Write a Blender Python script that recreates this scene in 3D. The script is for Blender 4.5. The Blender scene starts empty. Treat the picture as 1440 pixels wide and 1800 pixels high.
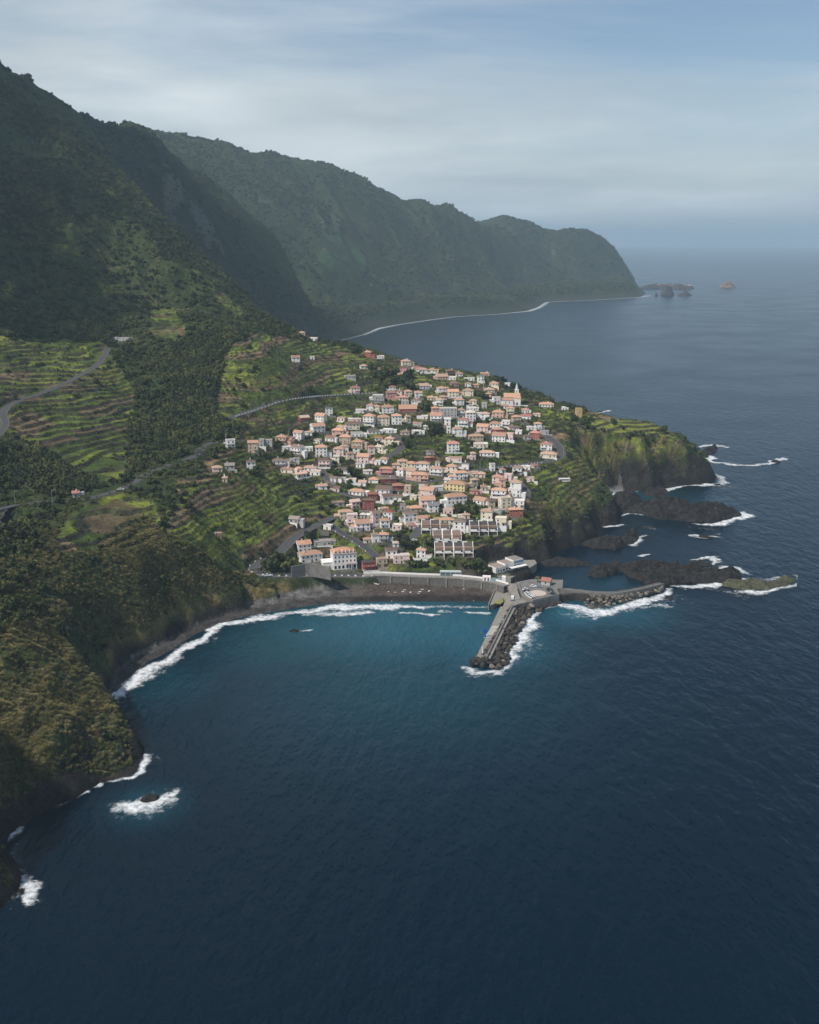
import bpy, bmesh, math, random
import numpy as np
from mathutils import Vector, Matrix

random.seed(11)
rng = np.random.default_rng(11)
SC = bpy.context.scene
COL = SC.collection

# ------------------------------------------------------------------ camera
CAM_H = 230.0
FPX = 1800.0                       # focal length in photograph pixels
PITCH = math.atan(476.0 / 1800.0)
cam_d = bpy.data.cameras.new('camera'); cam = bpy.data.objects.new('camera', cam_d); COL.objects.link(cam)
cam.location = (0, 0, CAM_H)
cam.rotation_euler = (math.pi / 2 - PITCH, 0, 0)
cam_d.sensor_fit = 'VERTICAL'; cam_d.sensor_height = 36.0; cam_d.lens = 36.0
cam_d.clip_start = 1.0; cam_d.clip_end = 200000.0
SC.camera = cam

# ------------------------------------------------------------------ sun + sky
SUN_DIR = Vector((-0.80, -0.60, 0)).normalized()
SUN_EL = math.radians(50)
to_sun = Vector((SUN_DIR.x * math.cos(SUN_EL), SUN_DIR.y * math.cos(SUN_EL), math.sin(SUN_EL)))
sun_d = bpy.data.lights.new('sun', 'SUN'); sun = bpy.data.objects.new('sun', sun_d); COL.objects.link(sun)
sun_d.energy = 3.6; sun_d.angle = math.radians(1.5); sun_d.color = (1.0, 0.93, 0.84)
sun.rotation_euler = to_sun.to_track_quat('Z', 'Y').to_euler()
sun.location = (0, 0, 3000)

world = bpy.data.worlds.new('World'); SC.world = world; world.use_nodes = True
wn = world.node_tree.nodes; wl = world.node_tree.links; wn.clear()
def N(nodes, typ, **kw):
    n = nodes.new(typ)
    for k, v in kw.items(): setattr(n, k, v)
    return n
w_out = N(wn, 'ShaderNodeOutputWorld'); w_bg = N(wn, 'ShaderNodeBackground')
sky = N(wn, 'ShaderNodeTexSky', sky_type='NISHITA', sun_disc=False, sun_elevation=SUN_EL,
        sun_rotation=math.atan2(to_sun.x, to_sun.y), altitude=200, air_density=1.0, dust_density=1.0, ozone_density=2.0)
w_bg.inputs['Strength'].default_value = 0.08
tc = N(wn, 'ShaderNodeTexCoord')
sep = N(wn, 'ShaderNodeSeparateXYZ'); wl.new(tc.outputs['Generated'], sep.inputs[0])
# project the view direction on a cloud layer: (x, y) / (z + c)
zc = N(wn, 'ShaderNodeMath', operation='MAXIMUM'); wl.new(sep.outputs['Z'], zc.inputs[0]); zc.inputs[1].default_value = 0.0
za = N(wn, 'ShaderNodeMath', operation='ADD'); wl.new(zc.outputs[0], za.inputs[0]); za.inputs[1].default_value = 0.12
dx = N(wn, 'ShaderNodeMath', operation='DIVIDE'); wl.new(sep.outputs['X'], dx.inputs[0]); wl.new(za.outputs[0], dx.inputs[1])
dy = N(wn, 'ShaderNodeMath', operation='DIVIDE'); wl.new(sep.outputs['Y'], dy.inputs[0]); wl.new(za.outputs[0], dy.inputs[1])
cmb = N(wn, 'ShaderNodeCombineXYZ'); wl.new(dx.outputs[0], cmb.inputs[0]); wl.new(dy.outputs[0], cmb.inputs[1])
mp = N(wn, 'ShaderNodeMapping'); wl.new(cmb.outputs[0], mp.inputs[0])
SKY_OFF = (0.0, 0.0, 0.0)
mp.inputs['Location'].default_value = SKY_OFF; mp.inputs['Scale'].default_value = (0.42, 0.50, 1)
nz = N(wn, 'ShaderNodeTexNoise', noise_dimensions='2D'); wl.new(mp.outputs[0], nz.inputs['Vector'])
nz.inputs['Scale'].default_value = 1.0; nz.inputs['Detail'].default_value = 6; nz.inputs['Roughness'].default_value = 0.57; nz.inputs['Distortion'].default_value = 0.25
# a thin layer is seen edge-on towards the horizon, so it closes up there
iv = N(wn, 'ShaderNodeMath', operation='DIVIDE'); iv.inputs[0].default_value = 0.075; wl.new(za.outputs[0], iv.inputs[1])
cv = N(wn, 'ShaderNodeMath', operation='ADD'); wl.new(nz.outputs['Fac'], cv.inputs[0]); wl.new(iv.outputs[0], cv.inputs[1])
cr = N(wn, 'ShaderNodeValToRGB'); wl.new(cv.outputs[0], cr.inputs[0])
cr.color_ramp.elements[0].position = 0.56; cr.color_ramp.elements[1].position = 0.90
cr.color_ramp.elements[0].color = (0, 0, 0, 1); cr.color_ramp.elements[1].color = (1, 1, 1, 1)
nz2 = N(wn, 'ShaderNodeTexNoise', noise_dimensions='2D'); wl.new(mp.outputs[0], nz2.inputs['Vector'])
nz2.inputs['Scale'].default_value = 1.7; nz2.inputs['Detail'].default_value = 5
cc = N(wn, 'ShaderNodeMix', data_type='RGBA'); wl.new(nz2.outputs['Fac'], cc.inputs['Factor'])
cc.inputs['A'].default_value = (3.0, 3.8, 4.4, 1); cc.inputs['B'].default_value = (9.2, 9.8, 10.0, 1)
mx = N(wn, 'ShaderNodeMix', data_type='RGBA')
wl.new(cr.outputs[0], mx.inputs['Factor']); wl.new(sky.outputs[0], mx.inputs['A']); wl.new(cc.outputs['Result'], mx.inputs['B'])
wl.new(mx.outputs['Result'], w_bg.inputs['Color']); wl.new(w_bg.outputs[0], w_out.inputs['Surface'])

# ------------------------------------------------------------------ exposure
vs = SC.view_settings; vs.view_transform = 'Standard'; vs.look = 'None'; vs.exposure = 0.38; vs.gamma = 1.0
vs.use_curve_mapping = False
SC.cycles.volume_bounces = 1; SC.cycles.max_bounces = 5; SC.cycles.diffuse_bounces = 2; SC.cycles.glossy_bounces = 2
SC.cycles.transparent_max_bounces = 8; SC.cycles.transmission_bounces = 1
SC.cycles.use_denoising = True; SC.cycles.caustics_reflective = False; SC.cycles.caustics_refractive = False

# ------------------------------------------------------------------ pixel <-> place
CP, SP = math.cos(PITCH), math.sin(PITCH)
def ray(px, py):
    a = (px - 720.0) / FPX; b = (900.0 - py) / FPX
    return (a, CP + b * SP, -SP + b * CP)
def at_z(px, py, z=0.0):
    d = ray(px, py); s = (z - CAM_H) / d[2]
    return np.array((d[0] * s, d[1] * s, z))
def at_Y(px, py, Y):
    d = ray(px, py); s = Y / d[1]
    return np.array((d[0] * s, Y, CAM_H + d[2] * s))
def project(x, y, z):
    f = y * CP - (z - CAM_H) * SP; u = y * SP + (z - CAM_H) * CP
    return 720 + FPX * x / f, 900 - FPX * u / f
def depth_of(p):
    return p[1] * CP - (p[2] - CAM_H) * SP

# ------------------------------------------------------------------ numeric noise
def _hash(ix, iy, seed):
    h = (ix.astype(np.int64) * 374761393 + iy.astype(np.int64) * 668265263 + seed * 1442695041) & 0x7fffffff
    h = ((h ^ (h >> 13)) * 1274126177) & 0x7fffffff
    h = ((h ^ (h >> 16)) * 1103515245) & 0x7fffffff
    return ((h ^ (h >> 15)) & 0xffff).astype(np.float32) / 65535.0
def vnoise(x, y, seed=0):
    ix = np.floor(x); iy = np.floor(y)
    fx = (x - ix).astype(np.float32); fy = (y - iy).astype(np.float32)
    fx = fx * fx * fx * (fx * (fx * 6 - 15) + 10); fy = fy * fy * fy * (fy * (fy * 6 - 15) + 10)
    ix = ix.astype(np.int64); iy = iy.astype(np.int64)
    a = _hash(ix, iy, seed); b = _hash(ix + 1, iy, seed); c = _hash(ix, iy + 1, seed); d = _hash(ix + 1, iy + 1, seed)
    return (a + (b - a) * fx) * (1 - fy) + (c + (d - c) * fx) * fy
def fbm(x, y, wl_, octv=4, seed=0, gain=0.5):
    s = 0; a = 1.0; t = 0
    for o in range(octv):
        s = s + a * (vnoise(x / wl_ + 17.3 * o, y / wl_ - 9.1 * o, seed + o) * 2 - 1); t += a; a *= gain; wl_ = wl_ / 2.03
    return s / t
def ridged(x, y, wl_, octv=4, seed=0):
    s = 0; a = 1.0; t = 0
    for o in range(octv):
        s = s + a * (1 - np.abs(vnoise(x / wl_ + 7.7 * o, y / wl_ + 3.1 * o, seed + o) * 2 - 1)); t += a; a *= 0.5; wl_ = wl_ / 2.05
    return s / t
def sstep(a, b, x):
    t = np.clip((x - a) / (b - a), 0, 1); return t * t * (3 - 2 * t)
def in_poly(px, py, poly):
    inside = np.zeros(px.shape, bool); n = len(poly)
    for i in range(n):
        x0, y0 = poly[i]; x1, y1 = poly[(i + 1) % n]
        c = ((y0 > py) != (y1 > py)) & (px < (x1 - x0) * (py - y0) / ((y1 - y0) + 1e-9) + x0)
        inside ^= c
    return inside
def poly_dist(x, y, poly, closed=True):
    best = np.full(x.shape, 1e9, np.float32); n = len(poly)
    bi = np.zeros(x.shape, np.int16)
    for i in range(n if closed else n - 1):
        x0, y0 = poly[i]; x1, y1 = poly[(i + 1) % n]
        dx_, dy_ = x1 - x0, y1 - y0; L = dx_ * dx_ + dy_ * dy_ + 1e-9
        t = np.clip(((x - x0) * dx_ + (y - y0) * dy_) / L, 0, 1)
        d = np.hypot(x - x0 - t * dx_, y - y0 - t * dy_)
        m = d < best; best = np.where(m, d, best); bi = np.where(m, i, bi)
    return best, bi
# ------------------------------------------------------------------ terrain control points
cps = []
def cz(px, py, z): cps.append(at_z(px, py, z))
def cY(px, py, Y): cps.append(at_Y(px, py, Y))
def craw(t, Y, z): cps.append(np.array((t * Y, Y, z)))
# near left headland and hillside
for a in [(225,1270,440),(110,1325,402),(30,1370,385),(-60,1400,360),(100,1200,445),(170,1180,475),(60,1100,478),(150,1100,505),(0,1100,465),(60,1000,523),(30,930,575),
          (-150,1150,430),(-150,1000,480),(-150,900,560)]: cY(*a)
for a in [(250,1100,15),(200,1000,45),(300,1000,38),(250,900,62),(400,1030,18),(441,1004,17),(470,1014,13),(570,1011,10),(642,1011,9),(600,985,12),(540,960,20),
          (586,909,33),(450,940,35),(350,950,44),(420,870,55),(330,880,62),(500,850,48),(640,880,37),(700,960,20),(800,985,17),(840,978,15),(890,1000,7),(900,900,32),(940,912,26),
          (960,880,34),(1000,900,24),(1030,930,12),(800,800,52),(900,800,48),(985,790,47),(1050,830,30),(1100,800,40),(1150,800,38),(1100,760,50),(1170,760,46),(1160,745,50),
          (1200,790,35),(1060,730,55),(960,712,62),(905,705,66),(850,660,85),(920,690,70),(700,640,97),(640,650,95),(640,610,108),(700,700,75),(560,695,83),(560,650,98),(535,595,118),
          (450,715,85),(450,640,118),(420,590,140),(600,760,62),(480,770,68),(400,775,75),(380,830,66),(760,1000,9),(700,1008,9)]: cz(*a)
for a in [(0,896,640),(130,878,660),(300,820,727),(300,720,880),(260,640,1000),(330,620,1020),(190,614,960),(0,620,930),(100,560,1050),(200,540,1100),(300,560,1080),(400,560,1130),
          (60,440,1180),(200,450,1260),(320,500,1250),(0,300,1400),(100,300,1480),(200,350,1450),(0,140,1650),(80,182,1700),(160,195,1800),(200,260,1780),(300,400,1650),(420,520,1500),(480,560,1420),
          (-200,600,900),(-200,300,1200),(-200,120,1500),(-350,800,600)]: cY(*a)
for a in [(150,740,92),(220,800,74),(50,800,80),(100,680,112),(0,720,105)]: cz(*a)
for a in [(-.37,2000,500),(-.275,2050,240),(-.23,1930,150),(-.165,1780,60),(-.133,1680,40),(-.1,1700,30),(-.05,1500,20),(-.5,1900,560),(-.5,2600,640),(-.37,2700,560)]: craw(*a)
# second ridge, far ridge, far headland
for a in [(200,215,2500),(300,268,2600),(400,330,2700),(480,430,2750),(560,560,2750),(350,420,2350),(450,520,2400),(300,350,2350)]: cY(*a)
for a in [(-.176,3150,190),(-.12,3150,110),(-.23,3050,280),(-.3,3200,520)]: craw(*a)
for a in [(310,255,3900),(450,275,4100),(640,315,4300),(800,384,4600),(870,402,4800),(600,450,3500),(600,540,3050),(700,480,3800),(800,480,4200),(480,350,3700),(540,420,3400),(900,480,4700),
          (700,350,4400),(550,292,4200)]: cY(*a)
for a in [(-.043,5300,330),(-.15,5200,420),(-.25,5200,520),(.04,5250,250),(-.3,6500,500),(0,6800,250)]: craw(*a)
for a in [(885,392,5450),(905,389,5500),(960,409,5600),(1000,402,5600),(1060,415,5700),(1110,462,5750),(1128,497,5650),(1000,470,5200)]: cY(*a)
for a in [(.1,6500,120),(.17,6500,30),(.2,6200,-10),(.21,5900,-20)]: craw(*a)
cps = np.array(cps)
_u = cps[:, 0] / cps[:, 1]; _v = np.log(cps[:, 1]); _n = len(cps)
_K = np.sqrt((_u[:, None] - _u) ** 2 + (_v[:, None] - _v) ** 2 + 0.02 ** 2)
_A = np.zeros((_n + 3, _n + 3)); _A[:_n, :_n] = -_K + np.eye(_n) * 1e-3
_A[:_n, _n] = 1; _A[:_n, _n + 1] = _u; _A[:_n, _n + 2] = _v; _A[_n:, :_n] = _A[:_n, _n:].T
_w = np.linalg.solve(_A, np.concatenate([cps[:, 2], np.zeros(3)]))
def rbf(t, lv):
    out = np.full(t.shape, _w[_n], np.float64) + _w[_n + 1] * t + _w[_n + 2] * lv
    for i in range(_n):
        out -= _w[i] * np.sqrt((t - _u[i]) ** 2 + (lv - _v[i]) ** 2 + 4e-4)
    return out

# ------------------------------------------------------------------ coastline (traced at sea level)
# (px, py, beach width); width 0 = cliff
coast_px = [(-500,1800,0),(-120,1660,0),(0,1600,0),(38,1560,0),(36,1530,0),(14,1490,0),(28,1464,0),(100,1416,0),(144,1394,0),(180,1376,0),(232,1364,0),(250,1350,0),(252,1326,0),(228,1290,0),(206,1244,2),(199,1224,5),
    (220,1201,9),(258,1165,9),(300,1144,8),(345,1114,8),(390,1095,8),(440,1082,16),(502,1072,22),(570,1062,28),(660,1058,40),(772,1058,40),(866,1058,36),(905,1058,30),(925,1046,5),
    (912,1024,4),(900,1012,3),(944,990,1),(972,987,1),(992,965,0),(1030,952,0),(1056,940,0),(1060,926,0),(1086,922,0),(1088,902,0),(1064,890,0),(1062,880,14),(1078,866,10),(1100,862,0),(1126,864,0),(1152,867,0),(1171,857,0),
    (1209,853,0),(1256,847,0),(1250,828,0),(1241,812,0),(1226,800,0)]
coast = [tuple(at_z(p[0], p[1])[:2]) for p in coast_px]
cw = [p[2] for p in coast_px]
for (t, Y) in [(.262,1110),(.225,1120),(.17,1150),(.125,1180),(.1,1210),(.06,1260),(0,1320),(-.03,1400),(-.05,1500),(-.085,1700),(-.1,2100),(-.085,2600)]:
    coast.append((t * Y, Y)); cw.append(0)
for p in [(590,600),(640,588),(665,577),(700,570),(760,561),(800,556),(880,550),(928,546),(945,541),(960,531),(1040,527),(1128,522),(1136,516)]:
    coast.append(tuple(at_z(*p)[:2])); cw.append(6)
for (t, Y) in [(.215,6100),(.19,6900),(.1,7400),(-.9,7400),(-.9,200)]:
    coast.append((t * Y, Y)); cw.append(0)
cw = np.array(cw, np.float32)

# ------------------------------------------------------------------ height grid in (azimuth, forward distance)
T0, T1, DT = -0.72, 0.40, 0.0017
tcol = np.arange(T0, T1, DT)
rows = [250.0]
while rows[-1] < 7000:
    y = rows[-1]; rows.append(y + max(1.25, 0.0017 * y) * (1.0 if y < 1500 else 1.6))
rows = np.array(rows); NR, NC = len(rows), len(tcol)
TT, YY = np.meshgrid(tcol, rows)
XX = TT * YY
dist, bi = poly_dist(XX.astype(np.float32), YY.astype(np.float32), coast)
inside = in_poly(XX, YY, coast)
sd = np.where(inside, dist, -dist)
wob = fbm(XX, YY, 28, 3, 5) * 5 * sstep(0, 1, 1 - cw[bi] / 6)
sdw = sd + wob * (YY < 1600)
Z = rbf(TT, np.log(YY))
PX0, PY0 = project(XX, YY, Z)
mount = np.maximum(sstep(115, 190, Z) * sstep(900, 1150, YY), sstep(1350, 1500, YY))
mount = np.maximum(mount, 0.8 * sstep(-.16, -.24, TT) * sstep(850, 1000, YY))
far = sstep(1900, 2600, YY)
gul = (ridged(XX + 0.3 * YY, YY * 0.8 - XX * .2, 190, 4, 21) - .66) * 80 * (1 - far) + (ridged(XX * .9 + .5 * YY, YY * .5 - .2 * XX, 300, 4, 33) - .64) * 125 * far
Z = Z + gul * mount * sstep(0, 130, sd)
Z = Z + fbm(XX, YY, 45, 4, 40) * 4.0 * sstep(10, 60, sd) * (1 - mount)
# coves and cliffs: the sea-side cap
W = cw[bi]
dpos = np.maximum(sdw, 0)
cap = np.where(dpos < W, 0.2 + 0.10 * dpos, 0.2 + 0.1 * W + (dpos - W) * np.where(YY > 1700, 1.5, 1.9))
crag = (ridged(XX, YY * 1.0, 26, 4, 52) - .6) * 14 + fbm(XX, YY, 9, 3, 53) * 4
cap = cap + np.where((W < 3) & (YY < 1600), 1, 0) * crag * sstep(2, 16, dpos) * .9
nearhead = in_poly(PX0, PY0, [(-400,1050),(100,1080),(230,1200),(300,1300),(200,1420),(-400,1700)])
Z = Z + nearhead * ((ridged(XX, YY, 34, 3, 56) - .6) * 13 + fbm(XX, YY, 12, 2, 57) * 2)
cap = cap + np.where((W < 3) | (dpos > W), 1, 0) * np.minimum(dpos, 8) * 0.16 * fbm(XX, YY, 14, 3, 50) * 3
Z = np.maximum(Z, np.minimum(cap, np.minimum(np.where(YY > 1700, .55, .12) * dpos, np.where(YY > 1700, 45, 10))))
Z = np.where(sdw > 0, np.minimum(Z, cap), np.maximum(-0.7 * -sdw - 0.2, -9.0))
Z0 = Z.copy()

def tindex(t): return (t - T0) / DT
def ground(x, y):
    t = x / y; c = min(max(tindex(t), 0), NC - 1.001); r = np.interp(y, rows, np.arange(NR)); r = min(r, NR - 1.001)
    i, j = int(r), int(c); a, b = r - i, c - j
    return float((Z[i, j] * (1 - b) + Z[i, j + 1] * b) * (1 - a) + (Z[i + 1, j] * (1 - b) + Z[i + 1, j + 1] * b) * a)
def hit(px, py, z_off=0.0):
    """first point of the ground seen along the line of sight through a photograph pixel"""
    d = ray(px, py); t = d[0] / d[1]; c = min(max(tindex(t), 0), NC - 1.001); j = int(c); b = c - j
    col = Z[:, j] * (1 - b) + Z[:, j + 1] * b
    rz = CAM_H + rows * (d[2] / d[1])
    k = np.nonzero(np.maximum(col, -0.0) + z_off >= rz)[0]
    if len(k) == 0: return at_z(px, py, 0) if d[2] < 0 else at_Y(px, py, 6000)
    i = k[0]
    if i == 0: return np.array((t * rows[0], rows[0], col[0]))
    f0 = rz[i - 1] - col[i - 1]; f1 = rz[i] - col[i]; s = f0 / (f0 - f1 + 1e-9); s = min(max(s, 0), 1)
    y = rows[i - 1] + (rows[i] - rows[i - 1]) * s
    return np.array((t * y, y, CAM_H + y * d[2] / d[1]))
def window(x0, x1, y0, y1):
    i0, i1 = np.searchsorted(rows, (y0, y1)); i0 = max(i0 - 1, 0); i1 = min(i1 + 1, NR)
    ts = [x0 / y0, x0 / y1, x1 / y0, x1 / y1]
    j0 = max(int(tindex(min(ts))) - 1, 0); j1 = min(int(tindex(max(ts))) + 2, NC)
    return slice(i0, i1), slice(j0, j1)

# ------------------------------------------------------------------ land cover zones, traced as a map
PXZ, PYZ = project(XX, YY, Z)
def zone(*polys):
    m = np.zeros(Z.shape, bool)
    for p in polys: m |= in_poly(PXZ + 6 * (fbm(XX, YY, 20, 2, 61)), PYZ + 5 * (fbm(XX, YY, 20, 2, 71)), p)
    return m & (YY < 1500)
TERR = [[(-200,600),(0,588),(185,603),(205,640),(238,690),(232,760),(215,850),(150,835),(90,800),(30,770),(0,760),(-200,800)],
        [(375,735),(380,680),(400,610),(440,585),(560,600),(640,620),(700,690),(640,700),(480,700),(420,745)],
        [(290,935),(310,850),(380,800),(420,760),(640,800),(640,880),(600,910),(520,985),(440,1010),(390,1000),(340,960)],
        [(100,945),(140,890),(210,868),(268,885),(285,930),(250,965),(110,972)],
        [(262,545),(300,540),(330,578),(325,590),(262,590)],[(90,432),(140,436),(145,446),(95,444)],[(175,462),(215,468),(215,476),(180,470)],[(175,495),(222,505),(222,516),(180,512)],[(0,500),(22,500),(22,520),(0,522)],
        [(380,505),(430,545),(425,560),(375,525)]]
TOWN = [[(420,760),(380,835),(420,850),(500,850),(600,920),(500,1000),(640,1010),(845,990),(860,950),(930,915),(960,880),(1010,830),(1000,760),(1000,715),(905,690),(850,655),(700,625),(640,600),(600,650),(660,690),(480,705),(420,740)]]
HEAD = [[(930,915),(960,880),(1010,830),(1000,715),(1060,722),(1165,738),(1195,775),(1210,800),(1130,830),(1050,850),(1035,900),(990,940),(930,960),(870,985),(850,960)]]
z_terr = zone(*TERR); z_town = zone(*TOWN); z_head = zone(*HEAD) & ~z_town
DRY = [[(-200,1130),(70,1090),(130,1130),(150,1170),(205,1200),(240,1280),(200,1290),(120,1330),(40,1370),(0,1420),(-200,1600)],
       [(180,1130),(260,1060),(330,1010),(390,1000),(420,1060),(330,1110),(250,1150),(200,1180)],[(170,960),(260,900),(300,960),(310,1000),(250,1010)],
       [(400,1000),(470,1030),(520,1030),(500,1080),(420,1085),(390,1050)]]
z_dry = zone(*DRY)
GREENW = [[(930,960),(990,930),(1035,880),(1055,850),(1000,830),(960,890)]]
# terraces: real steps along the contours
def terrace(z, step, shift):
    q = (z + shift) / step; k = np.floor(q); f = q - k
    return (k + 0.12 * f + 0.88 * sstep(0.74, 0.98, f)) * step - shift, k, f
tz = z_terr | z_town | z_head
shift = fbm(XX, YY, 70, 3, 80) * 5 + 20
stepH = np.where(z_terr & (PXZ < 300), 3.0, 2.4)
Zt, tk, tf = terrace(Z, stepH, shift)
from_edge = sstep(4, 20, sdw)
keep = tz & (YY < 1500)
wt = from_edge * keep * 1.0
for _ in range(2):
    wt = (wt + np.roll(wt, 1, 0) + np.roll(wt, -1, 0) + np.roll(wt, 1, 1) + np.roll(wt, -1, 1)) / 5
Z = Z * (1 - wt) + Zt * wt
# rough undergrowth relief on wild ground
wild = (~tz) & (sdw > 6)
Z = Z + wild * (fbm(XX, YY, 11, 3, 90) * 1.3 * (YY < 1700) + fbm(XX, YY, 26, 3, 95) * 7.0 * (YY >= 1700) * sstep(1700, 2000, YY) * sstep(5, 60, sd))
# ------------------------------------------------------------------ roads: traced centre lines, benched into the slope
ROADS = {
 'hill_road': (5.0, [(190,612),(186,622),(178,634),(163,648),(122,671),(73,692),(17,709),(3,727),(13,747),(3,763),(-40,790)]),
 'coast_road': (5.4, [(-60,915),(0,896),(32,888),(73,882),(131,878),(175,873),(204,865),(233,850),(258,832),(292,818),(321,811),(344,803),(353,790),(362,778),(394,774),(435,774),(470,776)]),
 'wall_road': (6.5, [(405,735),(411,731),(438,725),(461,718),(473,709),(490,704),(520,700),(572,696),(631,692),(660,691)]),
 'hairpin_road': (7.0, [(592,907),(575,915),(557,924),(539,930),(507,956),(490,974),(470,981),(446,993),(440,1003),(451,1010),(470,1013),(507,1011),(532,1010),(570,1011),(600,1011),(642,1010),(668,1008)]),
 'village_street': (6.0, [(575,918),(585,925),(595,934),(610,944),(630,955),(650,966),(660,978)]),
 'village_lane': (4.5, [(562,818),(566,828),(576,842),(581,858),(590,865),(610,871),(632,876)]),
 'headland_road': (7.0, [(958,764),(966,769),(977,777),(985,790),(989,803),(976,810),(945,814),(905,818),(874,821),(845,826),(822,829)]),
 'garden_street': (6.0, [(735,924),(735,944),(716,951),(700,955),(686,960)]),
 'restaurant_road': (5.5, [(912,850),(925,862),(928,872),(915,882),(895,888),(880,891),(866,898),(855,905)]),
 'bend_road': (6.0, [(690,765),(702,770),(710,780),(702,791),(687,801),(674,806)]),
 'church_lane': (4.5, [(895,722),(907,727),(917,739),(925,747)]),
 'market_street': (5.0, [(706,838),(720,848),(745,852),(768,846),(790,838)]),
}
road_paths = {}
def resample(pts, step):
    pts = np.array(pts, float); seg = np.hypot(np.diff(pts[:, 0]), np.diff(pts[:, 1])); s = np.concatenate([[0], np.cumsum(seg)])
    n = max(int(s[-1] / step), 2); q = np.linspace(0, s[-1], n)
    return np.stack([np.interp(q, s, pts[:, k]) for k in range(pts.shape[1])], 1)
def smooth(p, it):
    for _ in range(it):
        p[1:-1] = (p[:-2] + 2 * p[1:-1] + p[2:]) / 4
    return p
for nm, (wd, pl) in ROADS.items():
    fine = []
    for a, b in zip(pl[:-1], pl[1:]):
        for s in np.linspace(0, 1, 6, endpoint=False): fine.append(hit(a[0] + (b[0] - a[0]) * s, a[1] + (b[1] - a[1]) * s))
    fine.append(hit(*pl[-1]))
    P = resample(fine, 3.0); P = smooth(P, 6)
    for _ in range(30): P[1:-1, 2] = (P[:-2, 2] + 2 * P[1:-1, 2] + P[2:, 2]) / 4
    if nm in ('coast_road',):
        P[:, 2] = np.maximum(P[:, 2], 60)
    road_paths[nm] = (wd, P)
def bench(P, half, blend, only_lower=False):
    x0, x1, y0, y1 = P[:, 0].min() - 30, P[:, 0].max() + 30, P[:, 1].min() - 30, P[:, 1].max() + 30
    sl = window(x0, x1, max(y0, 251), y1)
    X, Y = XX[sl], YY[sl]; best = np.full(X.shape, 1e9); zz = np.zeros(X.shape)
    for a, b in zip(P[:-1], P[1:]):
        d = b - a; L = d[0] ** 2 + d[1] ** 2 + 1e-9
        t = np.clip(((X - a[0]) * d[0] + (Y - a[1]) * d[1]) / L, 0, 1)
        q = np.hypot(X - a[0] - t * d[0], Y - a[1] - t * d[1]); m = q < best
        best = np.where(m, q, best); zz = np.where(m, a[2] + t * d[2], zz)
    w = 1 - sstep(half, half + blend, best)
    Z[sl] = Z[sl] * (1 - w) + zz * w
    ROADD[sl] = np.minimum(ROADD[sl], best)
    ROADM[sl] = np.maximum(ROADM[sl], 1 - sstep(half - .3, half + 1.2, best))
ROADM = np.zeros(Z.shape, np.float32); ROADD = np.full(Z.shape, 1e3, np.float32)
for nm, (wd, P) in road_paths.items():
    if nm == 'coast_road':
        bench(P[18:], wd / 2 + .6, 3.0)
        for q in P[:22]: ROADD[:] = np.minimum(ROADD, np.maximum(np.hypot(XX - q[0], (YY - q[1] + 18) * .6) - 14, 0))
    else: bench(P, wd / 2 + .6, 3.0)

# the gully that the viaduct crosses
for q in road_paths['coast_road'][1][2:17]:
    dd = np.hypot(XX - q[0], (YY - q[1] + 10) * .8); Z[:] = np.where(dd < 60, np.minimum(Z, q[2] - 11 * (1 - sstep(6, 34, dd)) + 60 * sstep(30, 60, dd)), Z)
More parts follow.
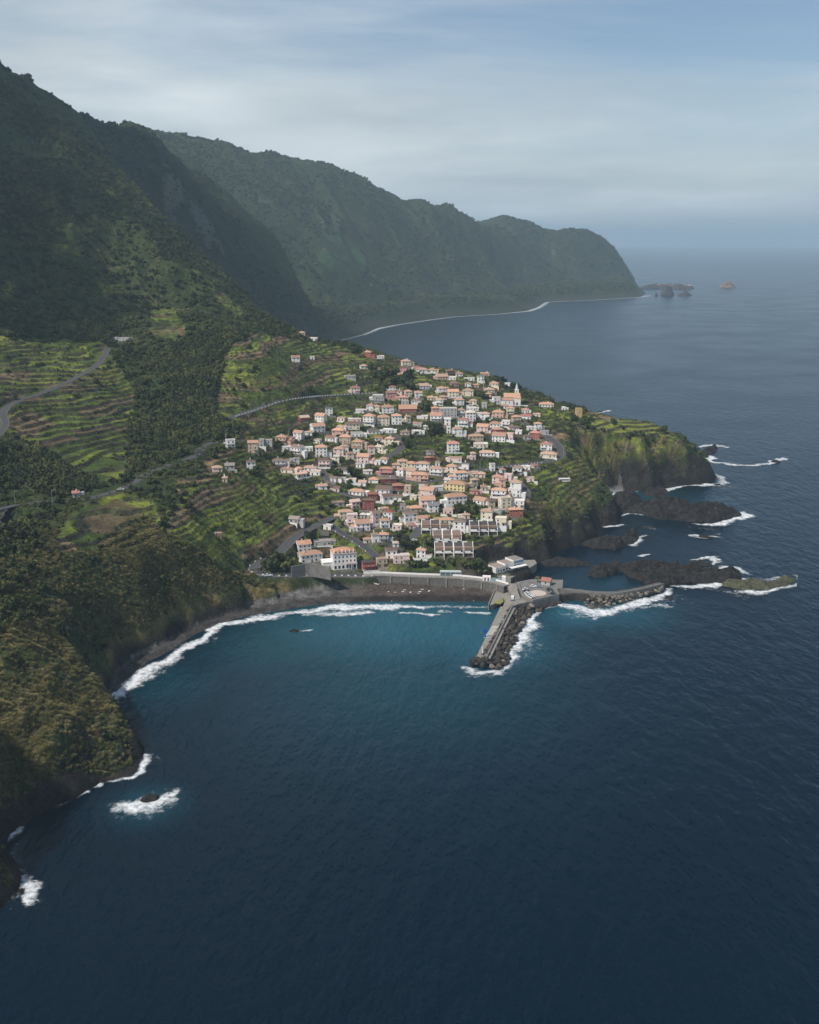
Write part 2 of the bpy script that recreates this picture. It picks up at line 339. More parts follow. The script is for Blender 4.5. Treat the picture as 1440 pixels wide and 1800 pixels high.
# ------------------------------------------------------------------ houses: crop letter, x, foot y, width (8 x photograph pixels), storeys, wall, roof colour, roof kind, turn
CROP = dict(A=(500,580),B=(660,620),C=(820,640),D=(360,710),E=(520,700),F=(660,740),G=(820,740),H=(560,820),I=(700,850),J=(420,900),K=(580,900),L=(820,860))
HS = """
A 165 460 130 2 white redbrown g 12;A 395 415 70 1 white grey f 10;A 250 105 90 2 cream tan h 5;A 400 150 130 1 white white f -8;A 1165 385 120 2 brick orange h -10;A 1125 545 125 1 white tan h 15
A 1300 595 130 1 cream brown g -25;A 915 690 140 1 grey grey f 10;A 1000 890 150 2 pink redbrown h 8;A 1310 1000 170 2 grey white f -5;A 1270 405 100 1 white white f 0;A 1365 405 90 1 white white f 5
B 440 190 150 2 cream tan h 12;B 410 280 170 2 rose brown h -10;B 350 350 110 1 cream orange g 15;B 590 250 110 1 white redbrown h 0;B 680 275 130 1 white rose h 8;B 790 280 130 1 cream orange h -12
B 945 375 180 1 salmon tan g 10;B 1060 325 130 2 brown brown h 20;B 1065 385 150 1 white white f -8;B 1180 330 110 1 white rose h 5;B 1345 395 100 1 white grey f 0;B 1120 470 130 1 rose brown h 10
B 1300 470 100 1 white brown h -15;B 690 505 160 1 white tan g 12;B 570 495 70 1 cream white f 0;B 940 540 140 1 white orange h 15;B 1100 625 160 2 cream orange g 5;B 1300 610 170 2 cream tan h -8
B 1425 490 60 1 salmon orange h 0;B 240 520 100 1 white redbrown h 5;B 230 640 160 2 rose redbrown h 8;B 335 615 90 2 pink redbrown h -15;B 60 700 140 2 grey white f 3;B 470 620 120 2 cream orange h 18
B 610 640 110 2 white orange g 10;B 400 670 140 1 pink rose h 6;B 570 750 150 2 white brown h -10;B 420 765 110 2 grey grey f 5;B 180 845 190 2 white orange h 10;B 460 835 270 1 brick orange g 5
B 120 1030 180 3 cream orange h 6;B 300 1010 150 3 white orange h 3;B 780 670 100 1 cream orange h 0;B 900 740 120 2 white orange h -8;B 960 660 110 1 cream orange h 12;B 1190 740 140 2 white orange h 10
B 1370 750 120 2 cream tan h -15;B 850 860 120 2 salmon orange h 8;B 850 965 190 2 white rose g -10;B 1030 905 260 3 grey white f 5;B 1210 885 110 2 white orange h 8;B 1350 820 150 1 white white f -5
B 1345 960 150 3 white cream h 5;B 1230 1030 170 2 white redbrown h -12;B 690 935 100 1 white white f -4
C 205 240 100 2 white slate h 5;C 285 170 80 1 salmon orange h 0;C 380 310 150 1 cream orange h -18;C 575 310 90 1 white grey f -15;C 330 400 160 1 cream tan h 8;C 310 460 90 1 salmon orange h -5
C 430 545 120 2 white redbrown f 12;C 1125 605 220 1 white orange h -6;C 1365 650 60 1 white white f -10;C 95 580 130 1 cream orange h 10;C 530 625 110 1 pink orange h -12
C 260 780 140 2 white tan h -8;C 180 770 90 2 white white f -5;C 440 760 190 2 salmon orange h -12;C 615 700 130 2 cream orange h -15;C 820 690 110 1 white rose g -18;C 840 775 150 1 white redbrown g -20
C 710 825 140 2 tan orange h 10;C 550 885 140 2 white white f -15;C 400 920 160 2 white orange h -8;C 220 965 200 2 pink orange g -18;C 1010 920 110 2 white orange h 5;C 1000 745 90 1 cream tan h -20
C 660 930 130 1 pink brown h 12;C 140 1100 220 2 tan orange h 6;C 460 1005 150 2 brick orange h 10;C 600 1065 130 2 pink rose f -20;C 450 1095 220 2 white orange g -12;C 960 1055 170 2 brick rose h -15
C 860 1060 110 1 grey brown h 5;C 890 930 80 1 white white f 0;C 730 985 110 1 white white f -15;C 1130 990 60 1 grey grey f 0
D 370 610 150 2 white grey f 18;D 680 690 150 3 tan orange g 3;D 800 600 70 2 grey grey f 0;D 900 605 110 2 grey tan f 5;D 1070 560 180 2 salmon orange h -12;D 1300 495 170 2 white orange g -28
D 1225 525 90 1 rose brown h 0;D 1280 705 200 2 white slate g -30;D 1130 660 90 1 white white f 5;D 655 915 140 2 white brown h 12;D 180 955 160 1 pink tan h 15;D 355 920 150 1 grey grey g 12
D 1040 850 200 1 white brown h 8;D 1150 970 200 1 cream redbrown h -14;D 1315 960 100 1 salmon orange h -5;D 1230 825 90 1 grey grey f -10;D 280 1100 70 1 tan orange h 0
E 130 320 170 1 brick cream g 25;E 330 330 180 2 white orange g -25;E 470 255 110 3 white slate h 5;E 330 480 230 2 white orange g 25;E 190 525 80 1 white orange h 0;E 470 605 170 1 white redbrown g -25
E 590 540 190 2 salmon orange h -8;E 690 635 190 2 tan orange h -10;E 860 545 180 1 white grey f 5;E 800 445 220 2 cream brown h 8;E 1020 375 190 3 white orange h -15;E 860 340 130 1 pink white f 5
E 1040 180 110 2 white rose h -12;E 900 210 120 1 white white f 5;E 1130 195 110 2 cream orange h -10;E 1100 505 190 1 white slate h 10;E 1290 490 150 1 white white f -5;E 860 705 190 2 tan orange h -15
E 965 720 90 2 tan tan f -20;E 1310 655 150 2 cream orange h -15;E 1170 605 120 1 white redbrown h 5;E 1160 775 170 2 cream cream h -20;E 1070 775 110 2 pink rose h 10;E 360 825 180 3 white orange h 5
E 600 805 170 2 pink tan h -10;E 690 765 120 2 white orange h 8;E 770 865 120 2 cream redbrown h 15;E 850 785 100 2 white redbrown h 0;E 940 915 200 2 pink orange g -12;E 880 975 100 1 white grey g -28
E 400 970 190 2 pink brown h -8;E 200 1030 200 1 white tan h -8;E 270 1085 160 1 white salmon f -5;E 90 1115 200 1 cream salmon g 30;E 650 1065 260 1 white slate h -8;E 1230 905 140 1 white orange h -15
E 1150 935 90 1 white white f -10;E 1270 1090 210 2 rose orange h -10;E 190 745 120 1 white white f 10
F 420 200 130 1 pink brown h 5;F 575 190 140 1 white white f -4;F 290 345 110 1 cream cream f -20;F 1030 170 50 2 white white f 0;F 1160 195 140 2 white orange h 8;F 1100 450 180 3 white rose h 6
F 1120 575 200 1 pink redbrown f -6;F 1260 690 120 2 white slate h -12;F 290 665 110 1 pink orange h 0;F 390 660 160 2 cream orange h 10;F 350 775 120 2 white orange h -28;F 500 690 140 2 cream orange h -8
F 660 695 210 2 white orange h -8;F 490 795 180 2 cream tan g -28;F 620 855 280 2 salmon orange h -10;F 850 765 220 2 white orange h -18;F 1065 735 170 2 cream orange h -15;F 1210 825 210 2 white orange h 14
F 1120 985 330 2 yellow orange h -22;F 1380 775 110 1 tan tan h -15;F 230 870 170 1 darkred slate h 5;F 330 965 180 1 darkred redbrown h 8;F 450 1015 110 2 tan cream f -10;F 870 985 200 1 white white f 14
F 720 1075 230 2 pink orange g -20;F 530 1115 110 1 cream white f -10;F 740 565 90 1 darkred redbrown h 0;F 795 475 80 1 grey slate h 3;F 1400 1035 100 1 rose brown h -10
G 290 495 230 1 white tan h -6;G 1120 415 190 2 white redbrown h -14;G 1150 515 260 1 cream tan h -14;G 710 750 160 2 white brown h -16;G 850 690 110 1 white white f -16;G 170 795 200 1 cream tan h -6
G 430 885 180 2 pink rose h -18;G 580 850 130 2 pink white f -18;G 505 925 100 2 salmon redbrown h -10;G 690 965 190 2 white tan h -15;G 670 1065 200 2 white white f -15;G 450 1075 240 2 white orange h -14
G 180 375 150 1 cream white f 5;G 90 1025 100 1 rose brown h -8
H 205 215 110 1 white slate g -20;H 70 325 130 1 white orange g 15;H 530 405 260 1 white orange h -16;H 770 235 160 1 white orange h -10;H 900 425 250 2 white brown g -14;H 985 525 200 2 white brown g 25
H 530 595 160 2 pink pink g 25;H 700 625 200 3 darkred brown h -10;H 765 490 160 2 darkred redbrown h 5;H 1110 480 130 1 white brown g -10;H 390 740 220 2 cream orange h 14;H 480 835 170 3 pink white f 10
H 630 905 240 2 white orange g 12;H 820 805 150 3 pink slate g 28;H 970 745 170 2 white redbrown h -20;H 940 865 150 2 white orange h 10;H 1100 885 150 1 pink white f -8;H 1300 765 210 2 white brown h 20
H 1310 880 130 1 pink redbrown h 12;H 120 890 140 1 white white f -18;H 690 1080 120 1 cream orange h 12;H 810 1065 130 2 white brown h 12;H 920 1065 150 2 grey orange h 5;H 470 920 80 1 white white f 10
I 830 285 340 2 white orange h 18;I 1130 290 230 1 white orange g -35;I 420 335 240 2 pink orange g 10;I 500 405 180 2 white grey g 12;I 250 400 180 1 tan orange h 10;I 700 430 160 1 pink tan f -8
I 350 545 170 1 tan orange g 14;I 560 560 110 1 salmon orange h 0;I 690 615 210 2 cream orange h 3;I 860 640 190 2 white slate h -10;I 1240 495 190 2 cream orange h -12;I 320 1045 150 2 white orange h -10
L 560 275 190 3 cream cream f 20;L 740 265 160 2 white white f -10;L 700 390 220 2 brick orange h 8;L 510 350 110 1 grey tan f 5;L 480 515 180 2 cream cream f -8
J 1030 705 370 2 white orange h 25;J 930 560 240 2 white orange g 22;J 770 155 170 1 grey grey g -15;J 1180 475 270 1 grey grey f 12
K 555 815 210 2 brick slate h 14;K 740 775 170 2 tan tan f 16;K 1010 725 250 2 pink white f 8;K 870 655 170 2 white brown g 5;K 930 495 90 1 white cream h 5
"""
houses = []
for line in HS.strip().replace('\n', ';').split(';'):
    f = line.split()
    if len(f) < 9: continue
    ox, oy = CROP[f[0]]
    houses.append(dict(px=ox + float(f[1]) / 8, py=oy + float(f[2]) / 8, wpx=float(f[3]) / 8, n=int(f[4]), wall=f[5], roof=f[6], kind=f[7], turn=float(f[8])))
houses.append(dict(px=134, py=874.5, wpx=14, n=1, wall='grey', roof='rose', kind='g', turn=20))
houses.append(dict(px=385, py=946, wpx=12, n=1, wall='brown', roof='tan', kind='f', turn=10))
houses.append(dict(px=215, py=600, wpx=26, n=1, wall='grey', roof='grey', kind='f', turn=-8))
# small cottages and outbuildings filling the gaps of the village
RH = random.Random(77); tries = 0; extra = 0
VILL = [(560,760),(640,715),(720,690),(900,720),(960,770),(930,860),(880,900),(760,940),(640,940),(590,880),(540,800)]
while extra < 30 and tries < 4000:
    tries += 1; px, py = RH.uniform(540, 960), RH.uniform(690, 940)
    if not in_poly(np.array([px]), np.array([py]), VILL)[0]: continue
    if in_poly(np.array([px]), np.array([py]), [(690,770),(790,760),(790,815),(690,815)])[0] or in_poly(np.array([px]), np.array([py]), [(900,760),(985,760),(985,815),(820,830)])[0]: continue
    if any(abs(px - h['px']) < (h['wpx'] + 12) * .56 and -12 < py - h['py'] < 13 for h in houses): continue
    if any(abs(px - a) < 17 and abs(py - b) < 14 for a, b in ((741,934),(760,945),(790,960),(770,930),(840,935),(800,975))): continue
    houses.append(dict(px=px, py=py, wpx=RH.uniform(9, 16), n=RH.choice((1, 1, 2)), wall=RH.choice(('white','white','cream','pink','grey','tan')), roof=RH.choice(('orange','tan','redbrown','rose','brown','white','grey')), kind=RH.choice('hhgf'), turn=RH.uniform(-25, 25))); extra += 1
def pad(cx, cy, r, z):
    sl = window(cx - r * 2, cx + r * 2, cy - r * 2, cy + r * 2)
    q = np.hypot(XX[sl] - cx, YY[sl] - cy); w = 1 - sstep(r, r * 1.35, q)
    Z[sl] = Z[sl] * (1 - w) + z * w
    PADM[sl] = np.maximum(PADM[sl], w)
PADM = np.zeros(Z.shape, np.float32)
for h in houses:
    p = hit(h['px'], h['py']); h['foot'] = p
    dep = depth_of(p); th = math.radians(h['turn'])
    Wm = h['wpx'] / FPX * dep
    rat = 0.72 if h['wpx'] < 24 else 0.5
    if h['kind'] == 'g': rat = 0.75
    w = Wm / (abs(math.cos(th)) + rat * abs(math.sin(th))); w = max(w * .95, 3.5)
    d = min(max(w * rat, 4.0), 13.0)
    h['w'], h['d'] = w, d
    back = np.array((-math.sin(th), math.cos(th)))
    h['c'] = p[:2] + back * d / 2; h['z'] = p[2]
for h in houses:
    pad(h['c'][0], h['c'][1], 0.52 * math.hypot(h['w'], h['d']), h['z'])

# level ground for the larger buildings
APTS = [(700 + x / 8, 850 + y / 8) for xs, y in (((395, 525, 655), 702), ((1075, 1205, 1330), 720), ((555, 690, 825), 850), ((580, 712, 850, 990), 1025)) for x in xs]
for q in APTS: p = hit(*q); pad(p[0], p[1] + 4.5, 6.0, p[2])
p = hit(898, 711.5); pad(p[0], p[1] + 5, 15, p[2] - .3)
p = hit(607, 1001); pad(p[0] - 1.5, p[1] + 6, 11, p[2])
p = at_z(892, 1001, 6.2); pad(p[0], p[1] + 3, 16, 6.2)
# ------------------------------------------------------------------ ground colour (what grows or lies there)
def gridgrad():
    gy = np.gradient(Z, axis=0) / np.gradient(rows)[:, None]
    gx = np.gradient(Z, axis=1) / (DT * YY)
    return np.hypot(gx, gy)
slope = gridgrad()
def C3(*c): return np.array(c, np.float32)
def lay(base, col, m): return base * (1 - m[..., None]) + col * m[..., None]
n1 = fbm(XX, YY, 60, 4, 101); n2 = fbm(XX, YY, 14, 3, 111); n3 = fbm(XX, YY, 5, 2, 121); n4 = fbm(XX, YY, 160, 3, 131)
COLR = np.empty(Z.shape + (3,), np.float32)
COLR[:] = C3(.034, .050, .018)
COLR = lay(COLR, C3(.050, .070, .022), sstep(.0, .6, n1 + .5 * n2))
COLR = lay(COLR, C3(.085, .085, .035), sstep(.25, .7, n2 + .4 * n4) * .7)
# far slopes: bright grassy clearing, brown scree lower down
cl = in_poly(PXZ, PYZ, [(560,415),(600,410),(640,450),(640,480),(600,500),(590,520),(555,470)]) & (YY > 2500)
COLR = lay(COLR, C3(.045, .10, .03), sstep(-.5, .4, n1) * cl * .8)
lowfar = sstep(150, 20, Z) * (YY > 2400)
COLR = lay(COLR, C3(.085, .075, .055), lowfar * sstep(-.1, .6, n4 + .7 * n1) * .4)
COLR = COLR * (1 - .4 * (YY > 1700) * sstep(1600, 2200, YY))[..., None]  # far slopes darkened in the colour, standing in for cloud shade
bare = sstep(.35, .6, fbm(XX * 2.2, YY * .5, 120, 4, 140)) * sstep(.7, 1.2, slope) * (YY > 1200)
COLR = lay(COLR, C3(.16, .15, .12), bare * .55)
# dry reeds
lowscrub = zone([(60,930),(130,890),(250,880),(400,990),(420,1060),(330,1110),(230,1170),(170,1120),(60,1070)]) & ~tz
COLR = lay(COLR, C3(.085, .075, .032), lowscrub * sstep(-.4, .4, n2 + .6 * n1) * .8)
COLR = lay(COLR, C3(.17, .135, .055), z_dry * sstep(-.5, .5, n2 + .5 * n1))
COLR = lay(COLR, C3(.06, .07, .022), z_dry * sstep(.2, .6, n1 - n2 * .5) * .7)
# terraced plots: every plot its own crop
acr = np.where(z_terr & (PXZ < 300), XX * .5 + YY * .5, XX)
cellw = 24.0
kx = np.floor((acr + _hash(tk.astype(np.int64), tk.astype(np.int64) * 7, 5) * 60) / cellw).astype(np.int64)
ky = np.floor(tk / 2).astype(np.int64)
hsh = _hash(kx, ky, 9); hsh2 = _hash(kx, tk.astype(np.int64), 19)
pal = np.array([(.075,.105,.018),(.105,.135,.022),(.16,.18,.03),(.055,.08,.018),(.12,.125,.03),(.085,.12,.02),(.15,.11,.06),(.05,.075,.016),(.13,.155,.026),(.12,.09,.05)], np.float32)
plots = pal[np.clip((hsh * 10).astype(int), 0, 9)]
rowsn = .82 + .36 * (np.sin((tf * 4.0) * 2 * np.pi) * .5 + .5)
plots = plots * (rowsn[..., None] * (1 + .45 * n3[..., None])) * (.85 + .3 * hsh2[..., None])
tm = wt * (1 - .4 * sstep(.2, .6, n1) * (z_terr & (PXZ < 300)))
COLR = lay(COLR, plots, np.clip(tm, 0, 1))
yel = in_poly(PXZ, PYZ, [(940,718),(1000,722),(1060,735),(1160,745),(1150,762),(1090,760),(1040,748),(990,748),(945,735)]) & z_head
COLR = lay(COLR, C3(.20, .22, .04) * (1 + .3 * n2[..., None]), yel * .9)
COLR = lay(COLR, C3(.17, .145, .045) * (1 + .5 * n3[..., None]), (z_head & ~yel) * sstep(-.35, .35, n2 + .3 * n1) * .75)
COLR = lay(COLR, C3(.035, .05, .018), (z_head | z_town) * sstep(.15, .5, n2 * .8 + n3 * .5 - .1 * n1) * .8)
# stone risers of the terraces
riser = ((tf > .72) & (tf < .99)).astype(np.float32) * wt
COLR = lay(COLR, C3(.036, .034, .027) * (1 + .5 * n3[..., None]), riser * (.75 + .25 * sstep(-.2, .3, n2)))
# brown dug plots
brown = in_poly(PXZ, PYZ, [(140,905),(205,872),(255,895),(250,925),(200,938),(150,930)]) | in_poly(PXZ, PYZ, [(424,745),(470,742),(470,758),(424,758)]) | in_poly(PXZ, PYZ, [(450,905),(480,900),(490,912),(466,924)])
COLR = lay(COLR, C3(.10, .07, .045) * (1 + .3 * n3[..., None]), brown * (1 - riser) * .8)
# gardens, yards round the houses
COLR = lay(COLR, C3(.15, .14, .125) * (1 + .25 * n3[..., None]), PADM * sstep(-.35, .15, n2) * .75)
# bare rock on steep sea cliffs
nearsea = sstep(60, 25, sdw) * (YY < 1500)
cliff = nearsea * sstep(.75, 1.15, slope + .25 * n2) * (W < 12) * np.where(PXZ < 470, sstep(17, 9, Z + 5 * n2 + 6 * (PYZ < 1210)), sstep(34, 14, Z + 10 * n2))
rockc = C3(.022, .020, .019) * (1 + .6 * n3[..., None]) + C3(.03, .022, .012) * np.clip(n2, 0, 1)[..., None]
COLR = lay(COLR, rockc, cliff)
COLR = lay(COLR, rockc * .8, sstep(9, 3, sdw + 2 * n2) * (Z < 7) * (YY < 1500) * (W < 6))
COLR = lay(COLR, C3(.075, .07, .06) * (1 + .4 * n3[..., None]), sstep(40, 8, sdw) * (YY > 1700) * .35)
# beach: dark volcanic sand and grey cobbles
beach = ((W > 3) & (dpos < W + 6 + n2 * 3) & (sdw > -12) & (YY < 1500) & (Z < 1.6 + .1 * W + n2)).astype(np.float32)
sand = C3(.085, .068, .058) * (1 + .18 * n3[..., None])
wet = sstep(13, 7, dpos + 2 * n1)
sand = lay(sand, C3(.030, .026, .024) * np.ones(Z.shape + (1,), np.float32), wet)
cob = C3(.115, .11, .105) * (1 + .7 * n3[..., None])
sand = lay(sand, cob, sstep(655, 560, PXZ) * (1 - wet * .7))
small = (PXZ > 1030)
sand = lay(sand, C3(.15, .15, .15) * np.ones(Z.shape + (1,), np.float32), small.astype(np.float32))
COLR = lay(COLR, sand, beach)
COLR = lay(COLR, C3(.07, .068, .066) * np.ones(Z.shape + (1,), np.float32), ROADM * .9)
COLR = np.clip(COLR, .004, 1)

def new_obj(name, mesh, mat=None, parent=None):
    o = bpy.data.objects.new(name, mesh); COL.objects.link(o)
    if mat is not None and not mesh.materials: mesh.materials.append(mat)
    if parent is not None: o.parent = parent
    return o
def tag(o, label=None, cat=None, group=None, kind=None):
    if label: o['label'] = label
    if cat: o['category'] = cat
    if group: o['group'] = group
    if kind: o['kind'] = kind
    return o
def grid_mesh(name, V, mask_cells, color=None, attrs=None):
    """V (r,c,3); keep cells where mask true; compact vertices"""
    r, c = V.shape[:2]
    idx = np.arange(r * c).reshape(r, c)
    q = np.stack([idx[:-1, :-1], idx[:-1, 1:], idx[1:, 1:], idx[1:, :-1]], -1)[mask_cells]
    used = np.unique(q); remap = np.full(r * c, -1, np.int64); remap[used] = np.arange(len(used)); q = remap[q]
    me = bpy.data.meshes.new(name)
    me.vertices.add(len(used)); me.vertices.foreach_set('co', V.reshape(-1, 3)[used].astype(np.float32).ravel())
    me.loops.add(q.size); me.loops.foreach_set('vertex_index', q.ravel().astype(np.int32))
    me.polygons.add(len(q)); me.polygons.foreach_set('loop_start', np.arange(0, q.size, 4, dtype=np.int32))
    me.polygons.foreach_set('use_smooth', np.ones(len(q), bool))
    if color is not None:
        a = me.attributes.new('tint', 'FLOAT_COLOR', 'POINT'); cc_ = np.ones((len(used), 4), np.float32); cc_[:, :3] = color.reshape(-1, 3)[used]
        a.data.foreach_set('color', cc_.ravel())
    for k, v in (attrs or {}).items():
        a = me.attributes.new(k, 'FLOAT', 'POINT'); a.data.foreach_set('value', v.reshape(-1)[used].astype(np.float32))
    me.update(calc_edges=True); me.validate()
    return me

def mat_new(name):
    m = bpy.data.materials.new(name); m.use_nodes = True
    nt = m.node_tree; b = nt.nodes['Principled BSDF']
    return m, nt, b
def ground_material():
    m, nt, b = mat_new('ground'); n = nt.nodes; l = nt.links
    at = N(n, 'ShaderNodeAttribute', attribute_name='tint')
    geo = N(n, 'ShaderNodeNewGeometry')
    a = N(n, 'ShaderNodeTexNoise'); a.inputs['Scale'].default_value = .55; a.inputs['Detail'].default_value = 6; a.inputs['Roughness'].default_value = .65
    l.new(geo.outputs['Position'], a.inputs['Vector'])
    mr = N(n, 'ShaderNodeMapRange'); l.new(a.outputs['Fac'], mr.inputs[0]); mr.inputs[1].default_value = .25; mr.inputs[2].default_value = .75; mr.inputs[3].default_value = .45; mr.inputs[4].default_value = 1.6
    mu = N(n, 'ShaderNodeMix', data_type='RGBA', blend_type='MULTIPLY'); mu.inputs['Factor'].default_value = 1
    l.new(at.outputs['Color'], mu.inputs['A']); l.new(mr.outputs[0], mu.inputs['B'])
    a2 = N(n, 'ShaderNodeTexNoise'); a2.inputs['Scale'].default_value = .13; a2.inputs['Detail'].default_value = 5; a2.inputs['Roughness'].default_value = .6; l.new(geo.outputs['Position'], a2.inputs['Vector'])
    m2 = N(n, 'ShaderNodeMapRange'); l.new(a2.outputs['Fac'], m2.inputs[0]); m2.inputs[1].default_value = .3; m2.inputs[2].default_value = .7; m2.inputs[3].default_value = .6; m2.inputs[4].default_value = 1.45
    mu2 = N(n, 'ShaderNodeMix', data_type='RGBA', blend_type='MULTIPLY'); mu2.inputs['Factor'].default_value = 1; l.new(mu.outputs['Result'], mu2.inputs['A']); l.new(m2.outputs[0], mu2.inputs['B'])
    l.new(mu2.outputs['Result'], b.inputs['Base Color'])
    bp = N(n, 'ShaderNodeBump'); bp.inputs['Strength'].default_value = 1; bp.inputs['Distance'].default_value = 2.0
    l.new(a.outputs['Fac'], bp.inputs['Height']); l.new(bp.outputs[0], b.inputs['Normal'])
    b.inputs['Roughness'].default_value = .95; b.inputs['Specular IOR Level'].default_value = .15
    return m
M_GROUND = ground_material()
VV = np.stack([XX, YY, Z], -1)
zc4 = np.maximum(np.maximum(Z[:-1, :-1], Z[1:, :-1]), np.maximum(Z[:-1, 1:], Z[1:, 1:]))
cells = zc4 > -4.0
near_rows = (rows[:-1] < 1520)[:, None] & np.ones((1, NC - 1), bool)
# TERRAIN_BUILD
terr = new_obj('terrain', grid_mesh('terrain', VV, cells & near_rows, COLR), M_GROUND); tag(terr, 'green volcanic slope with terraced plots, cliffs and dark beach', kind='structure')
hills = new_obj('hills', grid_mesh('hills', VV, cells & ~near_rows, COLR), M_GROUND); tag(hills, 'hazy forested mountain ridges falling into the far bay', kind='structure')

# ------------------------------------------------------------------ sea
def sea_material():
    m, nt, b = mat_new('sea_water'); n = nt.nodes; l = nt.links
    geo = N(n, 'ShaderNodeNewGeometry')
    sh = N(n, 'ShaderNodeAttribute', attribute_name='shallow')
    big = N(n, 'ShaderNodeTexNoise'); big.inputs['Scale'].default_value = .004; big.inputs['Detail'].default_value = 4
    l.new(geo.outputs['Position'], big.inputs['Vector'])
    deep = N(n, 'ShaderNodeMix', data_type='RGBA'); l.new(big.outputs['Fac'], deep.inputs['Factor'])
    deep.inputs['A'].default_value = (.0002, .0042, .0092, 1); deep.inputs['B'].default_value = (.0004, .0085, .0185, 1)
    mx_ = N(n, 'ShaderNodeMix', data_type='RGBA'); l.new(sh.outputs['Fac'], mx_.inputs['Factor']); l.new(deep.outputs['Result'], mx_.inputs['A'])
    mx_.inputs['B'].default_value = (.012, .10, .14, 1)
    l.new(mx_.outputs['Result'], b.inputs['Base Color'])
    b.inputs['IOR'].default_value = 1.33; 
    wp = N(n, 'ShaderNodeTexNoise'); wp.inputs['Scale'].default_value = .007; wp.inputs['Detail'].default_value = 5; l.new(geo.outputs['Position'], wp.inputs['Vector'])
    wr = N(n, 'ShaderNodeMapRange'); l.new(wp.outputs['Fac'], wr.inputs[0]); wr.inputs[1].default_value = .35; wr.inputs[2].default_value = .65; wr.inputs[3].default_value = .19; wr.inputs[4].default_value = .25; l.new(wr.outputs[0], b.inputs['Roughness'])
    b.inputs['Specular IOR Level'].default_value = .27; b.inputs['Specular Tint'].default_value = (.28, .70, 1, 1)
    # wind waves: three sizes, stretched across the wind
    mp_ = N(n, 'ShaderNodeMapping'); l.new(geo.outputs['Position'], mp_.inputs[0]); mp_.inputs['Rotation'].default_value = (0, 0, .5); mp_.inputs['Scale'].default_value = (1, .45, 1)
    hs = []
    for sc_, amp in ((.04, .5), (.08, .8), (.16, .8), (.5, .45)):
        t = N(n, 'ShaderNodeTexNoise'); t.inputs['Scale'].default_value = sc_; t.inputs['Detail'].default_value = 3; t.inputs['Roughness'].default_value = .55
        l.new(mp_.outputs[0], t.inputs['Vector'])
        k = N(n, 'ShaderNodeMath', operation='MULTIPLY'); l.new(t.outputs['Fac'], k.inputs[0]); k.inputs[1].default_value = amp; hs.append(k)
    ad = N(n, 'ShaderNodeMath', operation='ADD'); l.new(hs[0].outputs[0], ad.inputs[0]); l.new(hs[1].outputs[0], ad.inputs[1])
    ad3 = N(n, 'ShaderNodeMath', operation='ADD'); l.new(ad.outputs[0], ad3.inputs[0]); l.new(hs[2].outputs[0], ad3.inputs[1])
    ad2 = N(n, 'ShaderNodeMath', operation='ADD'); l.new(ad3.outputs[0], ad2.inputs[0]); l.new(hs[3].outputs[0], ad2.inputs[1])
    bp = N(n, 'ShaderNodeBump'); bp.inputs['Strength'].default_value = .9; bp.inputs['Distance'].default_value = 1.0
    l.new(ad2.outputs[0], bp.inputs['Height']); l.new(bp.outputs[0], b.inputs['Normal'])
    return m
ts = np.linspace(-.95, .95, 191)
ys = np.concatenate([np.linspace(20, 200, 8)[:-1], np.geomspace(200, 40000, 330)])
sT, sY = np.meshgrid(ts, ys); sX = sT * np.maximum(sY, 300)
shal = np.zeros(sX.shape)
for (px, py, r, a) in [(700,1095,75,.75),(800,1100,60,.75),(600,1100,60,.6),(850,1130,45,.7),(500,1130,55,.35),(1010,1075,28,.8),(1080,1075,35,.5),(920,1120,22,.6),(1150,880,50,.35),(1110,870,30,.5),(300,1200,35,.25),(260,1415,14,.4),(720,1180,90,.3),(1070,1026,18,.22),(1000,1022,22,.15)]:
    p = at_z(px, py); shal = np.maximum(shal, a * np.exp(-(((sX - p[0]) ** 2 + (sY - p[1]) ** 2) / r ** 2)))
sea = new_obj('sea', grid_mesh('sea', np.stack([sX, sY, np.zeros_like(sX)], -1), np.ones((sX.shape[0] - 1, sX.shape[1] - 1), bool), None, {'shallow': shal}), sea_material())
tag(sea, 'dark blue ocean with wind ripples', kind='structure')
